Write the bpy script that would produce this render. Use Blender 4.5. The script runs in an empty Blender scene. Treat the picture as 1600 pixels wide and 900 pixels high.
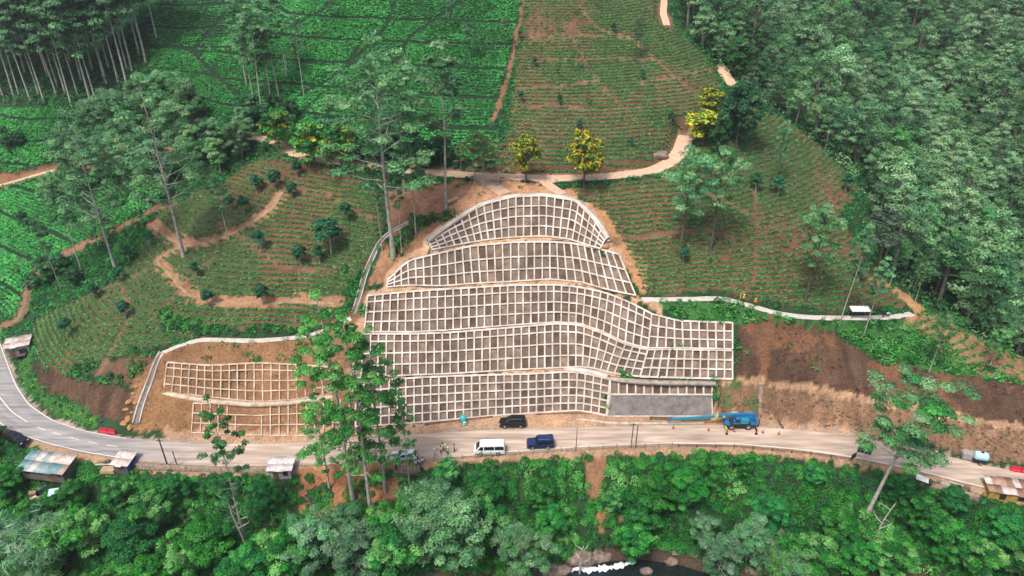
import bpy, math, random
import numpy as np
from mathutils import Vector
from mathutils.geometry import delaunay_2d_cdt

random.seed(7); rng = np.random.default_rng(7)
SC = bpy.context.scene
COL = SC.collection
R = math.radians

# ------------------------------------------------------------------ camera
CAMZ, PITCH, F = 82.5, 30.0, 1100.0
cam_data = bpy.data.cameras.new('camera')
cam = bpy.data.objects.new('camera', cam_data); COL.objects.link(cam)
cam.location = (0, 0, CAMZ); cam.rotation_euler = (R(90 - PITCH), 0, 0)
cam_data.sensor_width = 36; cam_data.lens = F * 36 / 1600
cam_data.clip_start = 0.5; cam_data.clip_end = 3000
SC.camera = cam

# ------------------------------------------------------------------ light: bright overcast
SUN_EL, SUN_AZ = 62, 215
w = bpy.data.worlds.new('World'); SC.world = w; w.use_nodes = True
nt = w.node_tree; nt.nodes.clear()
sky = nt.nodes.new('ShaderNodeTexSky'); sky.sky_type = 'NISHITA'; sky.sun_disc = False
sky.sun_elevation = R(SUN_EL); sky.sun_rotation = R(SUN_AZ); sky.air_density = 1.0; sky.dust_density = 5.0; sky.ozone_density = 1.0
bg = nt.nodes.new('ShaderNodeBackground'); bg.inputs[1].default_value = 0.085
ow = nt.nodes.new('ShaderNodeOutputWorld')
nt.links.new(sky.outputs[0], bg.inputs[0]); nt.links.new(bg.outputs[0], ow.inputs[0])
sl = bpy.data.lights.new('sun', 'SUN'); sl.energy = 1.5; sl.angle = R(11); sl.color = (1, .96, .9)
so = bpy.data.objects.new('sun', sl); COL.objects.link(so)
_d = Vector((math.sin(R(SUN_AZ)) * math.cos(R(SUN_EL)), math.cos(R(SUN_AZ)) * math.cos(R(SUN_EL)), math.sin(R(SUN_EL))))
so.rotation_euler = _d.to_track_quat('Z', 'Y').to_euler()
so.location = (0, 0, 200)
vs = SC.view_settings
vs.view_transform = 'Standard'; vs.look = 'None'; vs.exposure = 1.35; vs.gamma = 1.0; vs.use_curve_mapping = False
SC.cycles.max_bounces = 5; SC.cycles.diffuse_bounces = 3; SC.cycles.transparent_max_bounces = 4
SC.cycles.use_denoising = True

# ------------------------------------------------------------------ surveying: sight line <-> place
SP, CP = math.sin(R(PITCH)), math.cos(R(PITCH))
def rays(px, py):
    px = np.asarray(px, float); py = np.asarray(py, float)
    u = (px - 800) / F; v = (450 - py) / F
    return np.stack([u, CP + v * SP, -SP + v * CP], -1)
def at_z(px, py, z):
    d = rays(px, py); t = (np.asarray(z, float) - CAMZ) / d[..., 2]
    return d * t[..., None] + np.array([0, 0, CAMZ])
def proj(P):
    P = np.asarray(P, float); x = P[..., 0]; y = P[..., 1]; z = P[..., 2] - CAMZ
    dep = y * CP - z * SP; up = y * SP + z * CP
    return 800 + F * x / dep, 450 - F * up / dep, dep

# ------------------------------------------------------------------ noise
def vnoise(x, y, seed=0):
    xi = np.floor(x).astype(np.int64); yi = np.floor(y).astype(np.int64)
    fx = x - xi; fy = y - yi; fx = fx * fx * (3 - 2 * fx); fy = fy * fy * (3 - 2 * fy)
    def h(a, b):
        n = (a * 374761393 + b * 668265263 + seed * 974634777) & 0xffffffff
        n = ((n ^ (n >> 13)) * 1274126177) & 0xffffffff
        return ((n ^ (n >> 16)) & 0xffff) / 65535.0
    return (h(xi, yi) * (1 - fx) + h(xi + 1, yi) * fx) * (1 - fy) + (h(xi, yi + 1) * (1 - fx) + h(xi + 1, yi + 1) * fx) * fy
def fbm(x, y, s, seed=0, o=4):
    a = 0; amp = 1; tot = 0
    for k in range(o):
        a = a + amp * vnoise(x / s * 2 ** k, y / s * 2 ** k, seed + k); tot += amp; amp *= .5
    return a / tot

# ------------------------------------------------------------------ materials
def srgb(r, g, b):
    f = lambda c: (c / 255 / 12.92) if c / 255 <= .04045 else ((c / 255 + .055) / 1.055) ** 2.4
    return (f(r), f(g), f(b))
MATS = {}
def mat(name, col, rough=.8, metal=0, noise=0.0, nscale=3.0, bump=0.0, bscale=8.0, spec=.3, col2=None, emit=None):
    if name in MATS: return MATS[name]
    m = bpy.data.materials.new(name); m.use_nodes = True; nt = m.node_tree
    b = nt.nodes['Principled BSDF']; b.inputs['Roughness'].default_value = rough; b.inputs['Metallic'].default_value = metal
    b.inputs['Specular IOR Level'].default_value = spec
    b.inputs['Base Color'].default_value = (*col, 1)
    if noise > 0 or col2:
        tc = nt.nodes.new('ShaderNodeTexCoord'); n = nt.nodes.new('ShaderNodeTexNoise')
        n.inputs['Scale'].default_value = nscale; n.inputs['Detail'].default_value = 6; n.inputs['Roughness'].default_value = .65
        nt.links.new(tc.outputs['Object'], n.inputs['Vector'])
        cr = nt.nodes.new('ShaderNodeValToRGB'); cr.color_ramp.elements[0].position = .35; cr.color_ramp.elements[1].position = .65
        c2 = col2 or tuple(c * (1 - noise) for c in col)
        cr.color_ramp.elements[0].color = (*c2, 1); cr.color_ramp.elements[1].color = (*col, 1)
        nt.links.new(n.outputs['Fac'], cr.inputs['Fac']); nt.links.new(cr.outputs[0], b.inputs['Base Color'])
    if bump > 0:
        tc = nt.nodes.new('ShaderNodeTexCoord'); n = nt.nodes.new('ShaderNodeTexNoise'); n.inputs['Scale'].default_value = bscale; n.inputs['Detail'].default_value = 5
        nt.links.new(tc.outputs['Object'], n.inputs['Vector'])
        bp = nt.nodes.new('ShaderNodeBump'); bp.inputs['Strength'].default_value = bump; bp.inputs['Distance'].default_value = .1
        nt.links.new(n.outputs['Fac'], bp.inputs['Height']); nt.links.new(bp.outputs[0], b.inputs['Normal'])
    MATS[name] = m; return m
def leaf_mat(name, var=.25, rough=.55, trans=.35):
    """colour of each leaf comes from the mesh; each plant differs a little from its copies"""
    if name in MATS: return MATS[name]
    m = bpy.data.materials.new(name); m.use_nodes = True; nt = m.node_tree
    b = nt.nodes['Principled BSDF']; b.inputs['Roughness'].default_value = rough; b.inputs['Specular IOR Level'].default_value = .25
    at = nt.nodes.new('ShaderNodeAttribute'); at.attribute_name = 'Col'
    oi = nt.nodes.new('ShaderNodeObjectInfo'); hs = nt.nodes.new('ShaderNodeHueSaturation')
    mr = nt.nodes.new('ShaderNodeMapRange'); mr.inputs[3].default_value = 1 - var; mr.inputs[4].default_value = 1 + var * 1.5
    if var: _h = nt.nodes.new('ShaderNodeMapRange'); _h.inputs[3].default_value = .503; _h.inputs[4].default_value = .47; _m = nt.nodes.new('ShaderNodeMath'); _m.operation = 'FRACT'; _m2 = nt.nodes.new('ShaderNodeMath'); _m2.operation = 'MULTIPLY'; _m2.inputs[1].default_value = 7.31; nt.links.new(oi.outputs['Random'], _m2.inputs[0]); nt.links.new(_m2.outputs[0], _m.inputs[0]); nt.links.new(_m.outputs[0], _h.inputs[0]); nt.links.new(_h.outputs[0], hs.inputs['Hue'])
    nt.links.new(oi.outputs['Random'], mr.inputs[0]); nt.links.new(mr.outputs[0], hs.inputs['Value'])
    nt.links.new(at.outputs['Color'], hs.inputs['Color']); nt.links.new(hs.outputs[0], b.inputs['Base Color'])
    if trans > 0:
        t = nt.nodes.new('ShaderNodeBsdfTranslucent'); mx = nt.nodes.new('ShaderNodeMixShader'); mx.inputs[0].default_value = trans
        nt.links.new(hs.outputs[0], t.inputs[0]); nt.links.new(b.outputs[0], mx.inputs[1]); nt.links.new(t.outputs[0], mx.inputs[2])
        nt.links.new(mx.outputs[0], nt.nodes['Material Output'].inputs[0])
    MATS[name] = m; return m
LEAF = leaf_mat('foliage'); 
BARKP = mat('pale_bark', (.46, .42, .37), .9, noise=.55, nscale=1.2, bump=.4)
BARKD = mat('dark_bark', (.12, .095, .075), .9, noise=.5, nscale=1.5, bump=.4)
CONC = mat('concrete_beam', (.58, .53, .49), .85, nscale=.45, col2=(.36, .29, .235), bump=.3)
CONCT = mat('tan_concrete_beam', (.54, .44, .34), .9, nscale=.7, col2=(.30, .21, .14), bump=.3)
SHOT2 = mat('brown_sprayed_concrete', (.13, .09, .062), .95, nscale=.6, col2=(.06, .038, .025), bump=.7, bscale=3); SHOT3 = mat('dusty_sprayed_concrete', (.25, .18, .13), .95, nscale=.8, col2=(.12, .085, .06), bump=.7, bscale=3)
SHOT = mat('sprayed_concrete', (.185, .14, .105), .95, nscale=.45, col2=(.085, .058, .042), bump=.6, bscale=3)

# ------------------------------------------------------------------ mesh helpers
def new_mesh(name, V, Fq, mats, col=None, mi=None, smooth=False):
    V = np.ascontiguousarray(V, np.float32); Fq = np.asarray(Fq, np.int32); k = Fq.shape[1]; n = len(Fq)
    me = bpy.data.meshes.new(name); me.vertices.add(len(V)); me.vertices.foreach_set('co', V.ravel())
    me.loops.add(n * k); me.loops.foreach_set('vertex_index', Fq.ravel())
    me.polygons.add(n); me.polygons.foreach_set('loop_start', np.arange(0, n * k, k, dtype=np.int32))
    try: me.polygons.foreach_set('loop_total', np.full(n, k, np.int32))
    except Exception: pass
    for m in (mats if isinstance(mats, (list, tuple)) else [mats]): me.materials.append(m)
    if mi is not None: me.polygons.foreach_set('material_index', np.asarray(mi, np.int32))
    if smooth: me.polygons.foreach_set('use_smooth', np.ones(n, bool))
    if col is not None:
        a = me.color_attributes.new('Col', 'FLOAT_COLOR', 'POINT')
        c = np.ones((len(V), 4), np.float32); c[:, :3] = col; a.data.foreach_set('color', c.ravel())
    me.update(calc_edges=True); return me
def link(name, me, parent=None, loc=None, **props):
    o = bpy.data.objects.new(name, me); COL.objects.link(o)
    if parent: o.parent = parent
    if loc is not None: o.location = loc
    for k, v in props.items(): o[k] = v
    return o
def thing(name, label, cat, loc=(0, 0, 0), rz=0, group=None):
    o = bpy.data.objects.new(name, None); COL.objects.link(o); o.empty_display_size = .5
    o.location = tuple(loc); o.rotation_euler = (0, 0, rz); o['label'] = label; o['category'] = cat
    o['kind'] = 'thing'
    if group: o['group'] = group
    return o
def tag(o, label, cat, group=None):
    o['label'] = label; o['category'] = cat; o['kind'] = 'thing'
    if group: o['group'] = group
    return o
def dup(root, loc, rz, label, group=None, scale=None):
    r = root.copy(); COL.objects.link(r); r.location = tuple(loc); r.rotation_euler = (0, 0, rz); r['label'] = label
    if group: r['group'] = group
    elif 'group' in r: del r['group']
    if scale is not None: r.scale = scale
    for ch in list(root.children):
        c = ch.copy(); COL.objects.link(c); c.parent = r
        for g in ch.children:
            d = g.copy(); COL.objects.link(d); d.parent = c
    return r
class MB:
    """collects polygons of any size, one mesh per part"""
    def __init__(s): s.v = []; s.f = []
    def add(s, V, Fs):
        o = len(s.v); s.v += [tuple(map(float, p)) for p in V]; s.f += [tuple(i + o for i in f) for f in Fs]; return s
    def box(s, c, d, rz=0, taper=(1, 1)):
        x, y, z = d[0] / 2, d[1] / 2, d[2] / 2; P = []
        for k in (-1, 1):
            tx, ty = (taper if k > 0 else (1, 1))
            for a, b in ((-1, -1), (1, -1), (1, 1), (-1, 1)):
                X, Y = a * x * tx, b * y * ty
                P.append((c[0] + X * math.cos(rz) - Y * math.sin(rz), c[1] + X * math.sin(rz) + Y * math.cos(rz), c[2] + k * z))
        return s.add(P, [(3, 2, 1, 0), (4, 5, 6, 7), (0, 1, 5, 4), (1, 2, 6, 5), (2, 3, 7, 6), (3, 0, 4, 7)])
    def hexa(s, P8):  # 4 bottom, 4 top
        return s.add(P8, [(3, 2, 1, 0), (4, 5, 6, 7), (0, 1, 5, 4), (1, 2, 6, 5), (2, 3, 7, 6), (3, 0, 4, 7)])
    def tube(s, pts, rad, n=8, cap=True):
        pts = [Vector(p) for p in pts]; rad = rad if isinstance(rad, (list, tuple)) else [rad] * len(pts); P = []; Fs = []
        t0 = (pts[1] - pts[0]).normalized(); a = t0.orthogonal().normalized()
        for i, p in enumerate(pts):
            t = (pts[min(i + 1, len(pts) - 1)] - pts[max(i - 1, 0)]).normalized()
            a = (a - t * a.dot(t)).normalized(); b = t.cross(a)
            for k in range(n):
                an = 2 * math.pi * k / n; P.append(p + (a * math.cos(an) + b * math.sin(an)) * rad[i])
        for i in range(len(pts) - 1):
            for k in range(n):
                k2 = (k + 1) % n; Fs.append((i * n + k, i * n + k2, (i + 1) * n + k2, (i + 1) * n + k))
        if cap: Fs.append(tuple(range(n))[::-1]); Fs.append(tuple(range((len(pts) - 1) * n, len(pts) * n)))
        return s.add(P, Fs)
    def prism(s, prof, y0, y1, inset=None):
        """profile in x,z swept in y; optional per-point inset at both ends"""
        n = len(prof); P = [(x, y0 + (inset[i] if inset else 0), z) for i, (x, z) in enumerate(prof)] + [(x, y1 - (inset[i] if inset else 0), z) for i, (x, z) in enumerate(prof)]
        Fs = [tuple(range(n)), tuple(range(2 * n - 1, n - 1, -1))] + [(i, i + n, (i + 1) % n + n, (i + 1) % n) for i in range(n)]
        return s.add(P, Fs)
    def mesh(s, name, m, smooth=False, bevel=0):
        me = bpy.data.meshes.new(name); me.from_pydata(s.v, [], s.f); me.update()
        for k in (m if isinstance(m, (list, tuple)) else [m]): me.materials.append(k)
        import bmesh
        b = bmesh.new(); b.from_mesh(me); bmesh.ops.recalc_face_normals(b, faces=b.faces)
        if bevel > 0: bmesh.ops.bevel(b, geom=b.edges[:], offset=bevel, segments=2, affect='EDGES', clamp_overlap=True)
        b.to_mesh(me); b.free()
        if smooth or bevel: me.polygons.foreach_set('use_smooth', [True] * len(me.polygons)) if smooth else None
        return me
    def build(s, name, m, parent=None, smooth=False, bevel=0, **props): return link(name, s.mesh(name, m, smooth, bevel), parent, **props)

# ------------------------------------------------------------------ terrain survey
BL = []      # breaklines: lists of world points
def bl(pts): BL.append([tuple(at_z(*p)) for p in pts])
def wp(*pts):
    for p in pts: BL.append([p])
ROAD = [((-62, 440), (-20, 455)), ((-66, 490), (-10, 500)), ((-64, 540), (4, 540)), ((-56, 590), (16, 572)), ((-40, 628), (28, 602)), ((-12, 657), (48, 632)), ((24, 678), (85, 657)), ((72, 694), (135, 673)),
        ((130, 708), (190, 683)), ((200, 719), (240, 688)), ((270, 726), (300, 691)), ((350, 729), (370, 693)), ((430, 729), (440, 693)), ((520, 726), (520, 689)),
        ((600, 723), (600, 682)), ((680, 717), (680, 676)), ((760, 710), (760, 671)), ((860, 703), (860, 668)), ((960, 697), (960, 666)), ((1050, 694), (1050, 664)),
        ((1150, 695), (1150, 664)), ((1260, 705), (1260, 672)), ((1340, 717), (1345, 684)), ((1430, 736), (1440, 703)), ((1510, 757), (1520, 722)), ((1600, 778), (1600, 739)),
        ((1700, 806), (1700, 765)), ((1850, 850), (1850, 805))]
RO = np.array([at_z(*a, 0) for a, b in ROAD]); RI = np.array([at_z(*b, 0) for a, b in ROAD])
BL.append([tuple(p) for p in RO]); BL.append([tuple(p) for p in RI])
# cell grids of the retaining slopes: (bottom px, py, z, top px, py, z)
T1 = [(556, 667, .3, 556, 598, 5.6), (655, 660, .3, 655, 590, 5.8), (700, 656, .3, 700, 588, 5.8), (760, 650, .3, 760, 586, 5.8), (830, 645, .3, 830, 584, 5.8), (880, 642, .3, 880, 581, 5.8), (905, 641, .3, 908, 582, 5.8), (930, 645, .3, 935, 588, 5.8), (948, 649, .3, 953, 592, 5.8)]
T1R = [(953, 616, 3.7, 953, 592, 5.8), (1030, 616, 3.7, 1030, 595, 5.7), (1112, 616, 3.7, 1112, 597, 5.6)]
G1 = [(949, 650, .3, 953, 617, 3.65), (1030, 650, .3, 1030, 617, 3.65), (1113, 650, .3, 1112, 617, 3.65)]
T2 = [(552, 591, 6.1, 555, 522, 11.4), (640, 586, 6.1, 640, 522, 11.6), (700, 584, 6.1, 700, 520, 11.6), (800, 578, 6.1, 800, 512, 11.6), (870, 575, 6.1, 870, 506, 11.6), (905, 573, 6.1, 905, 508, 11.6), (928, 575, 6.1, 940, 520, 11.4), (960, 583, 6.1, 978, 538, 10.9), (1000, 588, 6.1, 1012, 546, 10.2)]
T2R = [(1000, 588, 6.1, 1012, 546, 10.2), (1060, 590, 6.1, 1062, 546, 10.1), (1144, 592, 6.1, 1144, 548, 10)]
T3 = [(570, 518, 11.8, 575, 462, 17), (640, 519, 11.8, 640, 456, 17.2), (700, 516, 11.8, 700, 452, 17.3), (800, 508, 11.8, 800, 446, 17.3), (870, 503, 11.8, 870, 445, 17.3), (905, 505, 11.8, 908, 449, 17.2), (940, 517, 11.6, 948, 458, 16.9), (978, 536, 11.1, 984, 473, 16), (1012, 544, 10.4, 1018, 491, 14.6)]
T3R = [(1012, 544, 10.4, 1018, 491, 14.6), (1062, 544, 10.3, 1060, 502, 13.5), (1144, 546, 10.2, 1144, 505, 13.1)]
T4 = [(605, 449, 17.6, 607, 437, 18.6), (640, 446, 17.8, 638, 408, 20.9), (690, 447, 17.7, 690, 395, 22.4), (740, 443, 17.6, 735, 385, 23), (800, 440, 17.6, 800, 379, 23.2), (860, 436, 17.6, 860, 378, 23.2), (910, 441, 17.6, 900, 381, 23.1), (950, 453, 17.6, 935, 389, 22.8), (993, 462, 17.2, 967, 398, 22.3)]
T5 = [(676, 391, 22.8, 668, 376, 24), (720, 382, 23.3, 705, 348, 26.2), (760, 375, 23.5, 752, 321, 28.6), (800, 371, 23.6, 800, 308, 29.5), (850, 369, 23.6, 850, 306, 29.6), (890, 374, 23.5, 900, 314, 29), (920, 384, 23.2, 930, 345, 26.8), (938, 389, 23, 947, 372, 24.6)]
L1 = [(257, 612, 4, 262, 566, 8.4), (330, 620, 4, 330, 571, 8.4), (400, 628, 3.9, 400, 567, 8.5), (450, 625, 3.9, 450, 569, 8.5), (518, 615, 4.1, 514, 573, 8.5)]
L2 = [(300, 676, .4, 303, 630, 3.7), (400, 680, .4, 400, 634, 3.6), (500, 681, .4, 500, 627, 3.8), (550, 678, .4, 545, 622, 4)]
TIERS = [T1, T1R, T2, T3, T4, T5, L1, L2]
for T in (T1, T1R, T2 + T2R[1:], T3 + T3R[1:], T4, T5, L1, L2):
    bl([t[:3] for t in T]); bl([t[3:] for t in T])
bl([t[:3] for t in G1])
# left bank, cut and hill nose
bl([(50, 575, .5), (62, 606, .5), (110, 632, .5), (150, 650, .4), (195, 660, .3), (215, 674, .3), (297, 681, .3)])
bl([(46, 548, 3), (60, 580, 4), (100, 596, 4.6), (150, 604, 4.8), (205, 616, 4.4)])
bl([(140, 592, 5.2), (200, 600, 5.2)]); bl([(150, 577, 7.3), (200, 562, 8), (236, 556, 8.7)])
bl([(218, 616, 4), (250, 614, 4), (257, 612, 4)][:2])
for p in [(45, 500, 4.3), (60, 520, 4.8), (110, 555, 6.6), (170, 555, 8.3), (100, 500, 8), (170, 475, 11.3), (240, 505, 11.5), (240, 540, 9.8), (200, 440, 13.4), (240, 400, 17), (280, 400, 18),
          (330, 470, 14.4), (400, 470, 14.5), (320, 420, 17.7), (400, 400, 19.8), (470, 430, 17.2), (530, 450, 16), (520, 480, 14), (460, 490, 13), (320, 500, 12.2), (400, 550, 9.3), (300, 555, 9), (480, 555, 9.2),
          (555, 480, 14.5), (538, 540, 10.5), (535, 560, 9.2), (535, 590, 6.5), (535, 612, 5),
          (40, 500, 2.5), (0, 500, 1.2), (-60, 480, 1), (60, 450, 6), (0, 450, 4.5), (0, 400, 8), (0, 350, 11.5), (0, 310, 14.5), (100, 400, 10.5), (100, 350, 13.5), (180, 350, 16), (170, 400, 13.2),
          (200, 320, 19), (300, 330, 21), (340, 290, 24), (430, 300, 26), (500, 340, 23), (560, 330, 25), (560, 400, 20), (560, 280, 29), (500, 262, 29.7), (460, 360, 22), (350, 350, 21.5),
          (600, 300, 27.8), (640, 350, 24.6), (600, 370, 22.5), (575, 430, 18.2), (655, 375, 23.8), (620, 410, 20.8), (720, 325, 28), (760, 298, 29.8), (240, 290, 21.5), (140, 290, 18)]: bl([p])
bl([(250, 549, 9.8), (310, 529, 10.6), (400, 530, 10.7), (480, 525, 10.9), (545, 500, 12.6)])
# upper road and hill above it
UPR = [(330, 212, 31.8), (410, 215, 31.9), (432, 226, 31.6), (452, 238, 31.2), (500, 249, 30.9), (600, 263, 30.7), (720, 273, 30.6), (850, 279, 30.5), (940, 277, 30.6), (1020, 267, 31), (1050, 252, 31.6), (1064, 235, 32.3), (1072, 212, 33.5)]
bl(UPR)
for p in [(300, 190, 33.5), (450, 190, 34), (600, 205, 35), (800, 205, 36), (1000, 205, 36), (1040, 190, 37), (300, 100, 42), (500, 100, 43.5), (700, 100, 44.5), (900, 100, 45), (1060, 100, 44),
          (250, 0, 54), (500, 0, 55.5), (700, 0, 56), (900, 0, 56.3), (1010, 0, 55.5), (250, 50, 48), (850, 245, 32.8), (1000, 250, 32.6), (650, 245, 32.8), (1045, 226, 33.6)]: bl([p])
bl([(1035, -20, 55.6), (1045, 15, 52.6), (1075, 60, 48.2), (1120, 102, 42.6), (1150, 128, 39.6), (1200, 168, 35.8), (1270, 218, 30.4), (1330, 275, 25), (1342, 296, 23.4), (1310, 335, 22.6), (1345, 395, 17.8), (1390, 438, 15), (1440, 482, 12.8), (1500, 510, 10.9), (1600, 558, 8.2), (1700, 605, 6)])
for p in [(1000, 305, 29.3), (1100, 262, 31.4), (1150, 245, 31.4), (1180, 295, 27.6), (1250, 330, 24.8), (1100, 350, 25), (1000, 400, 20.6), (1150, 430, 18.4), (1280, 430, 17.6), (950, 330, 27.6), (1230, 250, 29.6), (1160, 190, 35.5), (1100, 170, 38.2),
          (1000, 440, 18.2), (965, 360, 25), (905, 300, 29.8), (1250, 390, 20.6), (1050, 490, 14.4), (1100, 492, 14), (1350, 450, 16.2)]: bl([p])
bl([(1005, 467, 16.4), (1060, 467, 16.1), (1130, 465, 15.8), (1180, 479, 15), (1260, 494, 14.1), (1340, 496, 13.6), (1422, 490, 13.1)])
bl([(1152, 510, 13), (1200, 505, 13), (1290, 518, 12), (1380, 572, 8.6), (1500, 588, 7.6), (1600, 606, 6.6), (1700, 632, 5.6)])
bl([(1150, 592, 6.2), (1250, 603, 6), (1380, 628, 5), (1480, 650, 3.9), (1600, 667, 2.9), (1700, 690, 2.4)])
bl([(1150, 599, 6.05), (1250, 610, 5.85), (1380, 636, 4.8), (1480, 658, 3.7), (1600, 675, 2.7), (1700, 698, 2.2)])
bl([(1122, 652, .3), (1200, 658, .3), (1260, 664, .25), (1345, 677, .25), (1440, 697, .2), (1520, 716, .2), (1600, 731, .2), (1700, 757, .2), (1850, 797, .2)])
bl([(1430, 520, 10.6), (1520, 560, 8.8)])
# gorge below the road
for i in range(0, len(RO)):
    p = RO[i]; d = RO[min(i + 1, len(RO) - 1)] - RO[max(i - 1, 0)]; d /= np.linalg.norm(d); nrm = np.array([d[1], -d[0], 0]); 
    for dist, z in ((.9, -.1), (3, -1.7), (8, -5.2), (14.5, -9.8)):
        q = p + nrm * dist
        if dist > 5 and (i < 5): q = q - np.array([dist * .6, 0, 0])
        wp((q[0], q[1], z * (1 if i > 6 else .6)))
for x in range(-250, 321, 25):
    wp((x, 66, -9.2), (x, 60, -8.2), (x, 45, -3), (x, 10, 14))
# hidden and distant ground
wp((-260, 120, -2), (-180, 110, -6), (-130, 112, -3.5), (-110, 134, .5), (-160, 160, 8), (-260, 170, 16), (-110, 180, 18), (-90, 172, 21), (-200, 210, 34), (-260, 250, 52), (-140, 190, 27), (-130, 235, 48), (-70, 215, 50),
   (-260, 330, 86), (-120, 330, 92), (0, 330, 98), (30, 260, 78), (-40, 260, 77), (-120, 265, 62), (-260, 420, 118), (0, 420, 128), (60, 420, 118), (55, 330, 86), (50, 240, 66),
   (70, 210, 42), (85, 190, 27), (100, 172, 14), (110, 150, 3), (112, 130, -4), (120, 115, -8), (150, 100, -10), (210, 92, -12), (320, 88, -13), (100, 230, 30), (90, 270, 46), (80, 330, 66),
   (150, 150, 2), (130, 180, 9), (130, 220, 19), (140, 260, 30), (170, 190, 11), (200, 130, 0), (200, 230, 24), (230, 180, 14), (300, 140, 6), (320, 220, 28), (180, 290, 40), (320, 320, 62), (200, 360, 66), (320, 420, 100), (140, 420, 100))
for p in [(0, 180, 29), (100, 170, 31), (200, 165, 32.5), (100, 100, 38), (0, 100, 37), (100, 0, 50), (0, 0, 49), (150, 240, 22.5), (0, 230, 23), (0, 283, 16.3), (90, 263, 19.2), (250, 240, 25.5), (320, 235, 28.5), (230, 190, 30.5)]: bl([p])

def build_H():
    V = []; E = []; Z = []; seen = {}
    for L in BL:
        prev = None
        pts = []
        for k, p in enumerate(L):
            pts.append(p)
        for p in pts:
            key = (round(p[0], 2), round(p[1], 2))
            if key not in seen: seen[key] = len(V); V.append(Vector((p[0], p[1]))); Z.append(p[2])
            i = seen[key]
            if prev is not None and prev != i: E.append((prev, i))
            prev = i
    for c in ((-700, -60, 20), (700, -60, 20), (700, 800, 230), (-700, 800, 230), (-700, 110, 5), (700, 90, -13), (0, 800, 230), (0, -60, 35), (-700, 420, 120), (700, 420, 110)):
        V.append(Vector(c[:2])); Z.append(c[2])
    vs2, es, fs, ov, oe, of = delaunay_2d_cdt(V, E, [], 0, 1e-4)
    z = np.full(len(vs2), np.nan)
    for i, o in enumerate(ov):
        if o: z[i] = np.mean([Z[k] for k in o])
    P = np.array([[v[0], v[1]] for v in vs2]); ok = ~np.isnan(z)
    for i in np.where(~ok)[0]:
        d = np.hypot(*(P[ok] - P[i]).T); o = np.argsort(d)[:4]; z[i] = np.average(z[ok][o], weights=1 / (d[o] + .01)); print('TIN crossing near', P[i], 'z', z[i], proj([P[i][0], P[i][1], z[i]])[:2])
    H = np.full((NY, NX), np.nan)
    for f in fs:
        a, b, c = P[f[0]], P[f[1]], P[f[2]]
        x0, x1 = min(a[0], b[0], c[0]), max(a[0], b[0], c[0]); y0, y1 = min(a[1], b[1], c[1]), max(a[1], b[1], c[1])
        i0, i1 = max(0, int((x0 - GX0) / GS)), min(NX - 1, int((x1 - GX0) / GS) + 1); j0, j1 = max(0, int((y0 - GY0) / GS)), min(NY - 1, int((y1 - GY0) / GS) + 1)
        if i1 < i0 or j1 < j0: continue
        X, Y = np.meshgrid(GX0 + GS * np.arange(i0, i1 + 1), GY0 + GS * np.arange(j0, j1 + 1))
        det = (b[1] - c[1]) * (a[0] - c[0]) + (c[0] - b[0]) * (a[1] - c[1])
        if abs(det) < 1e-9: continue
        l0 = ((b[1] - c[1]) * (X - c[0]) + (c[0] - b[0]) * (Y - c[1])) / det; l1 = ((c[1] - a[1]) * (X - c[0]) + (a[0] - c[0]) * (Y - c[1])) / det; l2 = 1 - l0 - l1
        m = (l0 >= -1e-6) & (l1 >= -1e-6) & (l2 >= -1e-6)
        zz = l0 * z[f[0]] + l1 * z[f[1]] + l2 * z[f[2]]; S = H[j0:j1 + 1, i0:i1 + 1]; S[m] = zz[m]
    return H
GX0, GY0, GS = -270.0, -20.0, .5; NX, NY = 1200, 900
def blur(A, sig):
    k = int(sig * 3 / GS); w_ = np.exp(-.5 * (np.arange(-k, k + 1) * GS / sig) ** 2); w_ /= w_.sum()
    B = np.pad(A, k, mode='edge'); B = sum(w_[i] * B[:, i:i + A.shape[1]] for i in range(2 * k + 1)); return sum(w_[i] * B[i:i + A.shape[0], :] for i in range(2 * k + 1))
GXX, GYY = np.meshgrid(GX0 + GS * np.arange(NX), GY0 + GS * np.arange(NY))
H = build_H(); H[np.isnan(H)] = 0
def seg_dist(pl, maxd):
    """distance to a polyline and value (z) on it, on the survey grid"""
    D = np.full((NY, NX), 1e9); Zv = np.zeros((NY, NX)); pl = np.asarray(pl)
    for a, b in zip(pl[:-1], pl[1:]):
        i0, i1 = int((min(a[0], b[0]) - maxd - GX0) / GS), int((max(a[0], b[0]) + maxd - GX0) / GS) + 2; j0, j1 = int((min(a[1], b[1]) - maxd - GY0) / GS), int((max(a[1], b[1]) + maxd - GY0) / GS) + 2
        i0, j0 = max(i0, 0), max(j0, 0); i1, j1 = min(i1, NX), min(j1, NY)
        if i1 <= i0 or j1 <= j0: continue
        X = GXX[j0:j1, i0:i1]; Y = GYY[j0:j1, i0:i1]; d = b[:2] - a[:2]; L = d @ d + 1e-9
        t = np.clip(((X - a[0]) * d[0] + (Y - a[1]) * d[1]) / L, 0, 1); q = np.hypot(X - a[0] - t * d[0], Y - a[1] - t * d[1])
        S = D[j0:j1, i0:i1]; m = q < S; S[m] = q[m]; Zv[j0:j1, i0:i1][m] = (a[2] + t * (b[2] - a[2]))[m]
    return D, Zv
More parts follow.
